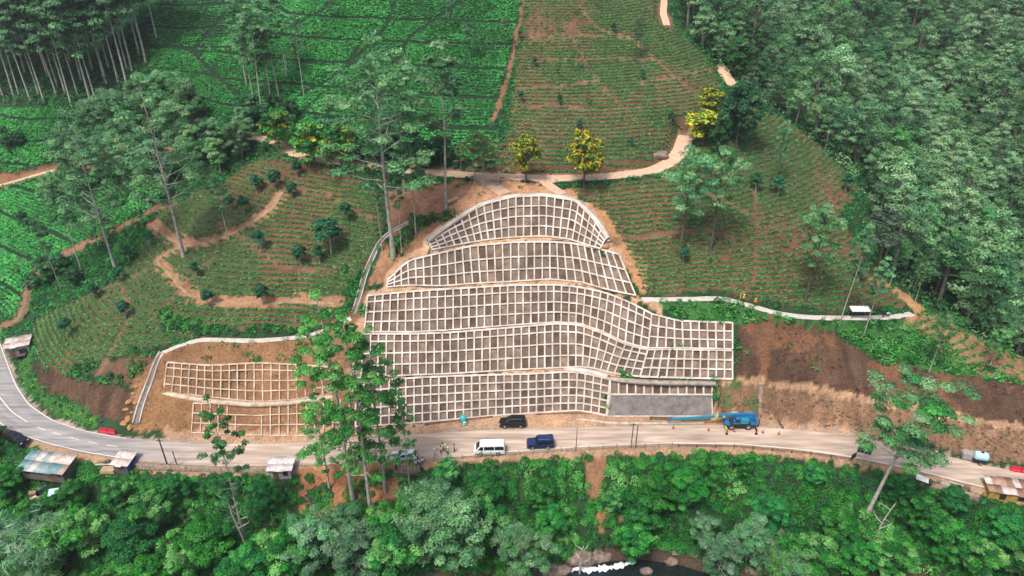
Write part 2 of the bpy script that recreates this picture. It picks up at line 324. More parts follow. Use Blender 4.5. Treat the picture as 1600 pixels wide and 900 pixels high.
def poly_mask(poly):
    poly = np.asarray(poly)[:, :2]; x0, y0 = poly.min(0); x1, y1 = poly.max(0)
    i0, i1 = max(0, int((x0 - GX0) / GS)), min(NX, int((x1 - GX0) / GS) + 2); j0, j1 = max(0, int((y0 - GY0) / GS)), min(NY, int((y1 - GY0) / GS) + 2)
    M = np.zeros((NY, NX), bool)
    if i1 <= i0 or j1 <= j0: return M
    X = GXX[j0:j1, i0:i1]; Y = GYY[j0:j1, i0:i1]; m = np.zeros(X.shape, bool); n = len(poly)
    for k in range(n):
        a, b = poly[k], poly[(k + 1) % n]
        if a[1] == b[1]: continue
        c = ((a[1] > Y) != (b[1] > Y)) & (X < (b[0] - a[0]) * (Y - a[1]) / (b[1] - a[1]) + a[0]); m ^= c
    M[j0:j1, i0:i1] = m; return M
def tier_poly(T): return np.array([at_z(*t[:3]) for t in T] + [at_z(*t[3:]) for t in T[::-1]])
WALLM = np.zeros((NY, NX), bool)
for T in (T1, T1R, G1, T2 + T2R[1:], T3 + T3R[1:], T4, T5): WALLM |= poly_mask(tier_poly(T))
LWM = poly_mask(tier_poly(L1)) | poly_mask(tier_poly(L2))
ROADM = poly_mask(np.concatenate([RO, RI[::-1]]))
near = np.clip(blur((WALLM | LWM | ROADM).astype(float), 1.5) * 2.2, 0, 1)
HSM = blur(H, 5.0); Hs = blur(H, 3.0); H = H * near + Hs * (1 - near)
H += (1 - near) * ((fbm(GXX, GYY, 9, 3) - .5) * .9 + (fbm(GXX, GYY, 2.2, 9, 3) - .5) * .22)
H[ROADM] = -.06
def Hat(x, y):
    x = np.asarray(x, float); y = np.asarray(y, float); fx = np.clip((x - GX0) / GS, 0, NX - 1.001); fy = np.clip((y - GY0) / GS, 0, NY - 1.001); i = fx.astype(int); j = fy.astype(int); a = fx - i; b = fy - j
    return (H[j, i] * (1 - a) + H[j, i + 1] * a) * (1 - b) + (H[j + 1, i] * (1 - a) + H[j + 1, i + 1] * a) * b
def look(px, py):
    """where a sight line first meets the ground"""
    px = np.atleast_1d(np.asarray(px, float)); py = np.atleast_1d(np.asarray(py, float)); d = rays(px, py); O = np.array([0, 0, CAMZ])
    t = np.full(px.shape, 60.0); done = np.zeros(px.shape, bool)
    for k in range(900):
        P = O + d * t[:, None]; under = P[:, 2] <= Hat(P[:, 0], P[:, 1]); done |= under
        if done.all(): break
        t = np.where(done, t, t + .4)
    lo = t - .4; hi = t.copy()
    for k in range(8):
        m = (lo + hi) / 2; P = O + d * m[:, None]; u = P[:, 2] <= Hat(P[:, 0], P[:, 1]); hi = np.where(u, m, hi); lo = np.where(u, lo, m)
    return O + d * hi[:, None]
def look1(px, py): return look([px], [py])[0]
def dens(pts, step=8, closed=False):
    o = []; P = list(pts) + ([pts[0]] if closed else [])
    for a, b in zip(P[:-1], P[1:]):
        n = max(1, int(math.hypot(b[0] - a[0], b[1] - a[1]) / step))
        for k in range(n): o.append((a[0] + (b[0] - a[0]) * k / n, a[1] + (b[1] - a[1]) * k / n))
    if not closed: o.append(P[-1])
    return np.array(o)
def ground_line(pts, step=8):
    q = dens(pts, step); return look(q[:, 0], q[:, 1])
def region(*pts): 
    q = dens(pts, 8, True); return poly_mask(look(q[:, 0], q[:, 1]))
PATHM = np.zeros((NY, NX), bool)
def smooth_line(P, it=3):
    P = np.array(P)
    for _ in range(it): P[1:-1] = (P[:-2] + 2 * P[1:-1] + P[2:]) / 4
    return P
def carve(P, hw, bl_=1.2):
    global H, PATHM
    D, Zv = seg_dist(P, hw + bl_ + 1)
    k = np.clip((hw + bl_ - D) / bl_, 0, 1); k = k * k * (3 - 2 * k); H = H * (1 - k) + Zv * k; PATHM |= D < hw + .2
def ribbon(name, P, hw, m, lift=.06, ncross=5, wob=.25, **props):
    P = np.asarray(P); T = np.gradient(P[:, :2], axis=0); T /= np.linalg.norm(T, axis=1)[:, None] + 1e-9; N = np.stack([-T[:, 1], T[:, 0]], -1)
    V = []
    for k in range(ncross):
        s = (k / (ncross - 1) * 2 - 1); ww = hw * (1 + (wob * (fbm(P[:, 0] + s * 40, P[:, 1], 2.5, 5) - .5) if abs(s) == 1 else 0)); q = P[:, :2] + N * (s * ww)[:, None] if np.ndim(ww) else P[:, :2] + N * s * ww
        V.append(np.column_stack([q, np.maximum(Hat(q[:, 0], q[:, 1]), P[:, 2] - .3) + lift * (1 if abs(s) < 1 else .3)]))
    V = np.stack(V, 1).reshape(-1, 3); n = len(P); Fq = [(i * ncross + k, (i + 1) * ncross + k, (i + 1) * ncross + k + 1, i * ncross + k + 1) for i in range(n - 1) for k in range(ncross - 1)]
    me = new_mesh(name, V, Fq, m, smooth=True); return link(name, me, **props)
def resample(P, step):
    P = np.asarray(P); d = np.r_[0, np.cumsum(np.linalg.norm(np.diff(P[:, :2], axis=0), axis=1))]; s = np.linspace(0, d[-1], max(2, int(d[-1] / step))); return np.stack([np.interp(s, d, P[:, k]) for k in range(3)], -1)

# ------------------------------------------------------------------ roads and paths cut into the ground
UP = smooth_line(resample(np.concatenate([[tuple(at_z(*p)) for p in UPR]]), 1.5)); carve(UP, 1.9, 1.8)
FPR = smooth_line(resample([at_z(*p) for p in [(1003, 468, 16.4), (1060, 468, 16.1), (1130, 466, 15.8), (1180, 480, 15), (1215, 490, 14.5), (1260, 496, 14.1), (1340, 497, 13.6), (1400, 495, 13.3), (1425, 490, 13.1)]], 1.0)); carve(FPR, .8, 1.0)
CPL = smooth_line(resample([at_z(*p) for p in [(250, 553, 9.6), (280, 540, 10.2), (312, 530, 10.6), (400, 533, 10.6), (480, 526, 10.9), (520, 512, 11.9), (548, 498, 12.8)]], 1.0)); carve(CPL, .7, .8)
LPT = smooth_line(resample(ground_line([(-40, 300), (10, 287), (60, 272), (100, 262), (150, 258), (210, 247), (260, 235), (330, 214)]), 1.5), 6); carve(LPT, 1.3, 1.5)
TR1 = smooth_line(resample(ground_line([(236, 350), (262, 370), (285, 382), (300, 384), (330, 378), (362, 366), (400, 345), (432, 318), (440, 300)]), 1), 5); carve(TR1, .8, .8)
TR2 = smooth_line(resample(ground_line([(300, 384), (250, 398), (242, 408), (262, 425), (275, 440), (290, 458), (318, 474), (400, 474), (470, 472), (530, 474)]), 1), 5); carve(TR2, .55, .7)
SIDE1 = smooth_line(resample([at_z(*p) for p in [(745, 274, 30.6), (770, 289, 29.9), (790, 303, 29.5)]], 1), 2); carve(SIDE1, 1.6, 1.5)
SIDE2 = smooth_line(resample([at_z(*p) for p in [(846, 280, 30.5), (862, 293, 30), (880, 304, 29.6)]], 1), 2); carve(SIDE2, 1.2, 1.2)
UPB = smooth_line(resample(ground_line([(1128, 104), (1132, 118), (1146, 134)], 5), 1)); carve(UPB, 1.4, 1.2)
UPC = smooth_line(resample(ground_line([(1036, -30), (1038, 0), (1036, 20), (1042, 40)], 5), 1)); carve(UPC, 1.6, 1.5)
LT = smooth_line(resample(ground_line([(0, 512), (30, 500), (38, 470), (52, 425), (78, 408), (110, 395), (150, 375), (200, 352), (245, 328), (262, 322)]), 1), 5); carve(LT, .8, .8)
DRN = smooth_line(resample(ground_line([(213, 664), (218, 640), (228, 612), (238, 590), (243, 565), (252, 552)], 5), .8), 2); carve(DRN, .5, .5)
DRN2 = smooth_line(resample(ground_line([(552, 492), (562, 462), (570, 430), (590, 385), (602, 368), (640, 348)], 5), .8), 3); carve(DRN2, .4, .5)
H[WALLM] -= .3
_top = 69.6 + 4.9 * np.exp(-((GXX - 19) / 14) ** 2) + 1.2 * (fbm(GXX, GYY * 0, 5, 66) - .5); _k = np.clip(np.minimum(_top - GYY, GYY - 62) / 1.2 + .5, 0, 1); _k = _k * np.clip((GXX + 30) / 10, 0, 1) * np.clip((66 - GXX) / 10, 0, 1); H = H * (1 - _k) + np.minimum(H, -11.2) * _k
RIVM = _k > .3
RM2 = ROADM.copy(); H[RM2] = -.06

# ------------------------------------------------------------------ what covers the ground
C_TEA_SHADE = (.010, .032, .014); C_SOIL = (.135, .075, .045); C_SAND = (.46, .30, .18); C_CUT = (.085, .05, .032); C_CUTR = (.20, .12, .072); C_GRASS = (.035, .13, .03); C_FOR = (.02, .05, .018); C_OR = (.225, .125, .065)  # tea ground near black green: shade under the bushes painted in
GC = np.zeros((NY, NX, 3)); GC[:] = C_FOR
def paint(M, c, k=1.0): GC[M] = GC[M] * (1 - k) + np.array(c) * k
def above_road():
    D, Zv = seg_dist(RI, 400); return D
mLA = region((232, 20), (228, -58), (480, -58), (822, -30), (772, 185), (790, 262), (560, 248), (460, 228), (440, 180), (372, 172), (310, 210), (280, 190), (236, 165))
mLB = region((-60, 172), (235, 168), (325, 200), (325, 212), (100, 254), (-60, 284))
mLC = region((-60, 300), (0, 292), (120, 264), (262, 238), (300, 260), (250, 318), (190, 350), (110, 388), (50, 420), (36, 495), (-60, 500))
mY1 = region((824, -30), (1030, -30), (1040, 15), (1070, 60), (1115, 103), (1130, 170), (1062, 205), (1046, 250), (1010, 262), (850, 273), (775, 268), (795, 185))
mY2 = region((885, 296), (1030, 278), (1085, 230), (1140, 165), (1155, 135), (1200, 170), (1270, 220), (1330, 277), (1342, 296), (1310, 335), (1345, 395), (1390, 440), (1415, 480), (1300, 490), (1180, 470), (1130, 460), (1010, 462), (1000, 430), (965, 365), (945, 330))
mY3 = region((432, 250), (500, 262), (590, 290), (596, 340), (590, 380), (560, 430), (540, 470), (500, 512), (310, 518), (245, 545), (150, 570), (100, 590), (62, 575), (48, 520), (60, 500), (180, 440), (245, 330), (300, 300), (345, 285), (400, 250))
mY4 = region((1425, 500), (1445, 485), (1500, 513), (1600, 562), (1640, 590), (1640, 610), (1500, 580), (1430, 520))
paint(mLA | mLB | mLC, C_TEA_SHADE); 
gaps = fbm(GXX, GYY, 14, 21)
for m in (mY1, mY2, mY3, mY4): paint(m, C_SOIL); paint(m & (gaps > .54), (.055, .075, .03), .75)
mG1 = region((1015, 474), (1130, 472), (1180, 486), (1260, 502), (1340, 505), (1400, 500), (1425, 512), (1520, 565), (1600, 600), (1500, 586), (1420, 575), (1380, 568), (1320, 528), (1290, 515), (1200, 503), (1150, 506), (1050, 498))
mG2 = region((20, 540), (42, 548), (50, 585), (62, 612), (110, 636), (150, 653), (145, 670), (90, 652), (52, 628), (32, 598)) 
mG3 = region((1440, 482), (1500, 512), (1600, 560), (1600, 568), (1500, 525), (1440, 495))
paint(mG1 | mG2 | mG3, C_GRASS)
mCUT = region((1150, 508), (1200, 503), (1290, 518), (1380, 571), (1500, 588), (1600, 606), (1680, 628), (1680, 684), (1600, 666), (1480, 649), (1380, 627), (1250, 602), (1150, 592))
paint(mCUT, C_CUT); paint(mCUT & (fbm(GXX, GYY, 5, 31) > .6), (.17, .085, .045), .8)
mCUTL = region((1120, 600), (1250, 610), (1380, 636), (1480, 658), (1600, 675), (1680, 694), (1680, 750), (1600, 731), (1520, 716), (1440, 697), (1345, 677), (1200, 658), (1118, 652)); paint(mCUTL, C_CUTR)
paint(region((1120, 590), (1250, 601), (1380, 626), (1480, 648), (1600, 665), (1600, 677), (1480, 660), (1380, 638), (1250, 612), (1120, 601)), (.36, .23, .14))
paint(region((50, 570), (80, 585), (150, 600), (205, 614), (212, 650), (195, 661), (150, 650), (110, 632), (62, 606)), C_CUT); paint(region((140, 590), (150, 575), (236, 553), (234, 580), (205, 600)), (.11, .065, .04))
paint(region((205, 600), (240, 560), (262, 548), (310, 530), (400, 534), (480, 528), (560, 500), (560, 676), (400, 682), (297, 682), (205, 674)), C_OR)
paint(region((218, 614), (300, 624), (298, 680), (214, 671)), (.24, .135, .062))
mCUTM = region((560, 480), (600, 455), (570, 458), (545, 490), (500, 515), (500, 600), (560, 600)); paint(mCUTM, C_OR, .8)
mSITE = region((598, 300), (700, 285), (800, 292), (900, 300), (800, 305), (750, 320), (700, 350), (668, 374), (606, 440), (575, 450), (590, 400), (606, 360)); paint(mSITE, (.27, .145, .085)); 
paint(region((740, 282), (800, 282), (900, 300), (905, 316), (850, 306), (800, 308), (760, 316), (720, 330), (690, 352), (680, 345), (720, 310)), (.42, .24, .14))
paint(region((905, 312), (945, 330), (965, 365), (1000, 400), (1012, 425), (1003, 466), (985, 440), (966, 397), (946, 372)), (.38, .2, .1))
D_, _z = seg_dist(RI, 9); sh = (D_ < 7) & ~ROADM & (GXX > -60) & (GXX < 62) & (H < .8); paint(sh, (.37, .235, .15))
for T_a, T_b in ((T1, T2), (T2, T3), (T3, T4), (T4, T5)):
    q = np.array([at_z(*t[3:]) for t in T_a]); D_, _z = seg_dist(q, 2.2); paint((D_ < 1.6) & ~WALLM, (.45, .29, .18))
D_, _z = seg_dist(np.array([at_z(*t[3:]) for t in T5]), 3); paint((D_ < 1.2) & ~WALLM, (.5, .36, .25))
paint(ROADM, (.3, .25, .2)); D_, _z = seg_dist(RO, 4); paint((D_ < 1.5) & ~ROADM, (.33, .22, .14))
mSOILG = region((906, 718), (948, 718), (945, 745), (935, 785), (922, 786), (915, 755)); mSOILG |= region((930, 805), (946, 800), (944, 838), (928, 838)) | region((970, 800), (985, 800), (988, 835), (965, 835))
paint(mSOILG, C_OR); mSOILG2 = region((468, 735), (560, 730), (625, 735), (628, 780), (600, 790), (540, 775), (530, 800), (490, 820), (470, 840), (462, 800)); paint(mSOILG2, (.3, .14, .07))
mSOILG |= mSOILG2 & (fbm(GXX, GYY, 5, 77) > .42)
mDITCH = region((1130, 600), (1180, 598), (1180, 640), (1130, 645)); paint(mDITCH & (fbm(GXX, GYY, 3, 8) > .5), C_GRASS, .7)
for P_, hw_, c_ in ((UP, 1.9, (.3, .2, .13)), (LPT, 2.2, (.25, .12, .07)), (TR1, 1.5, (.3, .17, .1)), (TR2, 1.2, (.3, .17, .1)), (LT, 1.6, (.2, .11, .07)), (UPB, 1.6, (.4, .26, .17))):
    D_, _z = seg_dist(P_, hw_ + 1); paint(D_ < hw_ * (.7 + .6 * fbm(GXX, GYY, 3, 4)), c_)
D_, _z = seg_dist(UP + [0, 2.6, 0], 2); paint((D_ < 1.0) & (GXX > 0), (.13, .07, .04), .8)

D_ = blur(RIVM.astype(float), 1.5); paint((D_ > .05) & (GYY > 58), (.06, .042, .03), .95)
mRIDGE = region((1352, 425), (1400, 450), (1440, 478), (1455, 500), (1440, 520), (1410, 505), (1428, 490), (1400, 462), (1350, 434)); paint(mRIDGE, (.36, .21, .10))
paint(mY4, (.27, .17, .09), .8)
paint(mY3 | mY2 | mY4, (.22, .15, .085), .0)
for q_ in ([(810, 90), (880, 95), (960, 92), (1040, 96)], [(800, 172), (870, 165), (905, 172), (1000, 170)], [(826, 58), (900, 56), (985, 60)], [(880, -5), (905, 10), (932, 45), (985, 62)], [(895, 62), (915, 100), (945, 140), (972, 168)], [(805, 140), (880, 135), (930, 128)], [(1000, 130), (1060, 118), (1110, 108)], [(985, 62), (1020, 90), (1075, 138)]):
    D_, _z = seg_dist(ground_line(q_, 6), 3); paint(D_ < .3 + .5 * fbm(GXX, GYY, 3, 6), (.19, .11, .065), .8); PATHM |= D_ < .32
for q_ in ([(1180, 300), (1184, 380), (1178, 450)], [(940, 380), (1100, 360), (1250, 400)], [(1100, 300), (1220, 360)], [(150, 590), (200, 500), (188, 450)], [(118, 470), (240, 420)], [(440, 300), (500, 300), (580, 345)], [(235, 500), (330, 405)], [(340, 350), (440, 420), (520, 430)]):
    D_, _z = seg_dist(ground_line(q_, 6), 3); paint(D_ < .2 + .6 * fbm(GXX, GYY, 3, 6), (.17, .10, .065), .8); PATHM |= D_ < .3
D_, _z = seg_dist(ground_line([(822, -20), (795, 110), (770, 190)], 6), 3); paint(D_ < .3 + .5 * fbm(GXX, GYY, 3, 6), (.2, .10, .055)); PATHM |= D_ < .45
# terrain sheet
xs = np.unique(np.concatenate([[-700, -500, -380, -320], np.arange(-268, -112, 2.5), np.arange(-112, 112, .5), np.arange(112, 326, 2.5), [380, 500, 700]]))
ys = np.unique(np.concatenate([[-60, -40], np.arange(-18, 56, 3), np.arange(56, 146, .5), np.arange(146, 232, 1), np.arange(232, 428, 4), [470, 560, 680, 800]]))
X, Y = np.meshgrid(xs, ys); Z = Hat(X, Y)
far = np.maximum.reduce([np.zeros_like(X), (Y - 428) * .3]); Z = Z + far
j = lambda s: (fbm(X, Y, 1.3, s, 3) - .5) * 1.3
ci = np.clip(((X + j(51) - GX0) / GS).astype(int), 0, NX - 1); cj = np.clip(((Y + j(52) - GY0) / GS).astype(int), 0, NY - 1)
tc = GC[cj, ci] * (.62 + .76 * fbm(X, Y, 1.6, 61, 4))[..., None] * (.8 + .4 * fbm(X, Y, 11, 62, 3))[..., None]
bare = (np.abs(GC[cj, ci] - np.array(C_CUT)).sum(-1) < .01) | (np.abs(GC[cj, ci] - np.array(C_CUTR)).sum(-1) < .01)
str_ = fbm(X * 1.0, Y * .18, 1.1, 71, 4); tc = np.where(bare[..., None], tc * (.55 + .9 * str_)[..., None], tc)
nx, ny = len(xs), len(ys); idx = np.arange(nx * ny).reshape(ny, nx); Fq = np.stack([idx[:-1, :-1], idx[:-1, 1:], idx[1:, 1:], idx[1:, :-1]], -1).reshape(-1, 4)
gm = leaf_mat('ground_soil', 0, .95, 0); 
_nt = gm.node_tree; _b = _nt.nodes['Principled BSDF']; _tc = _nt.nodes.new('ShaderNodeTexCoord'); _n = _nt.nodes.new('ShaderNodeTexNoise'); _n.inputs['Scale'].default_value = 2.2; _n.inputs['Detail'].default_value = 8; _n.inputs['Roughness'].default_value = .75
_nt.links.new(_tc.outputs['Object'], _n.inputs['Vector']); _mm = _nt.nodes.new('ShaderNodeMixRGB'); _mm.blend_type = 'MULTIPLY'; _mm.inputs[0].default_value = 1
_cr = _nt.nodes.new('ShaderNodeValToRGB'); _cr.color_ramp.elements[0].position = .3; _cr.color_ramp.elements[0].color = (.45, .42, .38, 1); _cr.color_ramp.elements[1].position = .7; _cr.color_ramp.elements[1].color = (1.35, 1.3, 1.25, 1)
_at = [n for n in _nt.nodes if n.type == 'ATTRIBUTE'][0]; _nt.links.new(_n.outputs['Fac'], _cr.inputs[0]); _nt.links.new(_at.outputs['Color'], _mm.inputs[1]); _nt.links.new(_cr.outputs[0], _mm.inputs[2]); _nt.links.new(_mm.outputs[0], _b.inputs['Base Color'])
_bp = _nt.nodes.new('ShaderNodeBump'); _bp.inputs['Strength'].default_value = .9; _bp.inputs['Distance'].default_value = .25; _nt.links.new(_n.outputs['Fac'], _bp.inputs['Height']); _nt.links.new(_bp.outputs[0], _b.inputs['Normal'])
link('terrain', new_mesh('terrain', np.stack([X, Y, Z], -1).reshape(-1, 3), Fq, gm, col=tc.reshape(-1, 3), smooth=True), kind='structure')

# ------------------------------------------------------------------ the public road
roadm = mat('road_concrete', (.50, .41, .34), .9, nscale=.35, col2=(.40, .33, .27), bump=.2)
_nt = roadm.node_tree; _b = _nt.nodes['Principled BSDF']  # grey asphalt on the bend, dusty concrete further on
ro, ri = resample(RO, 1), resample(RI, 1); n = min(len(ro), len(ri)); s_ = np.linspace(0, 1, 420)
def para(P): d = np.linspace(0, 1, len(P)); return np.stack([np.interp(s_, d, P[:, k]) for k in range(3)], -1)
ro, ri = smooth_line(para(RO), 12), smooth_line(para(RI), 12)
V = []; NCR = 13
for k in range(NCR):
    t = k / (NCR - 1); t2 = np.full(420, t)
    if k == NCR - 1: t2 = t2 - .05 * fbm(np.arange(420.), np.zeros(420), 6, 3)
    q = ro * (1 - t2[:, None]) + ri * t2[:, None]; q[:, 2] = .05 + .05 * math.sin(math.pi * t); V.append(q)
V = np.stack(V, 1).reshape(-1, 3); Fq = [(i * NCR + k, i * NCR + k + 1, (i + 1) * NCR + k + 1, (i + 1) * NCR + k) for i in range(419) for k in range(NCR - 1)]
asph = np.clip((-45 - V[:, 0]) / 22, 0, 1)[:, None]; tt = (np.arange(len(V)) % NCR / (NCR - 1))[:, None]; trk = (fbm(V[:, 0] * .08, tt[:, 0] * 9, .8, 5, 3)[:, None] - .5)
rc = (np.array((.42, .335, .275)) * (1 - asph) + np.array((.27, .265, .27)) * asph) * (1 + .6 * trk)
edge = np.clip((tt - .8) / .2, 0, 1) * (1 - asph); rc = rc * (1 - .3 * edge) + np.array((.5, .36, .25)) * .3 * edge
rm = leaf_mat('road_surface', 0, .9, 0); _nt = rm.node_tree; _b = _nt.nodes['Principled BSDF']; _n = _nt.nodes.new('ShaderNodeTexNoise'); _n.inputs['Scale'].default_value = 1.2; _n.inputs['Detail'].default_value = 8; _tc = _nt.nodes.new('ShaderNodeTexCoord'); _mp = _nt.nodes.new('ShaderNodeMapping'); _mp.inputs['Scale'].default_value = (.12, 1.1, 1)
_nt.links.new(_tc.outputs['Object'], _mp.inputs[0]); _nt.links.new(_mp.outputs[0], _n.inputs['Vector']); _mm = _nt.nodes.new('ShaderNodeMixRGB'); _mm.blend_type = 'MULTIPLY'; _mm.inputs[0].default_value = 1
_cr = _nt.nodes.new('ShaderNodeValToRGB'); _cr.color_ramp.elements[0].position = .3; _cr.color_ramp.elements[0].color = (.60, .57, .53, 1); _cr.color_ramp.elements[1].position = .68; _cr.color_ramp.elements[1].color = (1.12, 1.1, 1.08, 1)
_at = [n for n in _nt.nodes if n.type == 'ATTRIBUTE'][0]; _nt.links.new(_n.outputs['Fac'], _cr.inputs[0]); _nt.links.new(_at.outputs['Color'], _mm.inputs[1]); _nt.links.new(_cr.outputs[0], _mm.inputs[2]); _nt.links.new(_mm.outputs[0], _b.inputs['Base Color'])
link('road', new_mesh('road', V, Fq, rm, col=rc, smooth=True), kind='structure')
whitep = mat('road_paint', (.7, .68, .62), .8, nscale=3, col2=(.5, .45, .38))
def stripe(i0, i1, t, w_, name='road_marking'):
    V = []
    for i in range(i0, i1 + 1):
        d = ri[i] - ro[i]; L = np.linalg.norm(d[:2])
        for s in (-w_ / 2, w_ / 2):
            q = ro[i] + d * (t + s / L); V.append((q[0], q[1], .06 + .05 * math.sin(math.pi * (t + s / L)) ))
    return V
MV = []; MF = []
def addstripe(i0, i1, t, w_):
    V = stripe(i0, i1, t, w_); o = len(MV); MV.extend(V); MF.extend([(o + 2 * k, o + 2 * k + 1, o + 2 * k + 3, o + 2 * k + 2) for k in range(i1 - i0)])
def idx_at(px, py):
    P = at_z(px, py, 0); return int(np.argmin(np.hypot(*((ro + ri) / 2 - P).T[:2])))
addstripe(0, idx_at(52, 655), .5, .16)
a_ = idx_at(60, 660)
for k in range(5): addstripe(a_ + 2 + k * 8, a_ + 6 + k * 8, .5, .14)
addstripe(0, idx_at(185, 684), .955, .16); addstripe(0, idx_at(215, 690), .05, .15)
addstripe(idx_at(690, 690), idx_at(1600, 750), .05, .16)
link('road_marking', new_mesh('road_marking', np.array(MV), np.array(MF), whitep), kind='structure')

pathm = mat('path_dirt', (.55, .39, .27), .95, nscale=1.5, col2=(.40, .26, .17), bump=.4)
patho = mat('path_earth', (.36, .23, .14), .95, nscale=.9, col2=(.2, .115, .065), bump=.5)
concp = mat('path_concrete', (.50, .47, .43), .9, nscale=1.2, col2=(.36, .31, .26), bump=.3)
ribbon('upper_road', UP, 1.7, pathm, kind='structure'); ribbon('side_track', SIDE1, 1.5, pathm, lift=.1, kind='structure'); ribbon('side_track', SIDE2, 1.1, pathm, lift=.1, kind='structure')
ribbon('footpath', FPR, .75, concp, kind='structure'); ribbon('footpath', CPL, .62, concp, kind='structure'); ribbon('farm_track', LPT, 1.0, mat('track_sand', (.5, .42, .3), .95, nscale=1, col2=(.35, .24, .15)), kind='structure')
ribbon('footpath', TR1, .5, patho, wob=1.2, kind='structure'); ribbon('footpath', TR2, .36, patho, wob=1.2, kind='structure'); ribbon('farm_track', UPB, 1.5, pathm, kind='structure'); ribbon('farm_track', UPC, .9, pathm, kind='structure')
ribbon('footpath', LT, .45, mat('trench_soil', (.25, .15, .1), .95, nscale=1, col2=(.14, .08, .05)), kind='structure')

# ------------------------------------------------------------------ concrete drains
def channel(P, hw, label, wall=.12, h=.3):
    t = thing('drainage_channel', label, 'drain', P[0]); inv = np.array(P[0])
    T = np.gradient(P[:, :2], axis=0); T /= np.linalg.norm(T, axis=1)[:, None]; N = np.stack([-T[:, 1], T[:, 0]], -1); z = Hat(P[:, 0], P[:, 1])
    def strip(name, prof, m):
        V = np.stack([np.column_stack([P[:, :2] + N * a, z + b]) for a, b in prof], 1) - inv; n = len(P); k = len(prof)
        F_ = [(i * k + j, i * k + (j + 1) % k, (i + 1) * k + (j + 1) % k, (i + 1) * k + j) for i in range(n - 1) for j in range(k)]
        link(name, new_mesh(name, V.reshape(-1, 3), F_, m), t)
    strip('channel_wall', [(-hw, -.3), (-hw, h), (-hw + wall, h), (-hw + wall, -.3)], CONC); strip('channel_wall', [(hw - wall, -.3), (hw - wall, h), (hw, h), (hw, -.3)], CONC)
    strip('channel_floor', [(-hw + wall, .04), (-hw + wall, .08), (hw - wall, .08), (hw - wall, .04)], mat('wet_concrete', (.16, .14, .13), .5, nscale=2, col2=(.08, .07, .06)))
channel(resample(DRN, .7), .62, 'stepped concrete drain running down the earth slope at the left end of the unfinished grid', .16, .35)
channel(resample(DRN2, .7), .5, 'narrow concrete drain climbing beside the tall trees at the left of the retaining wall')

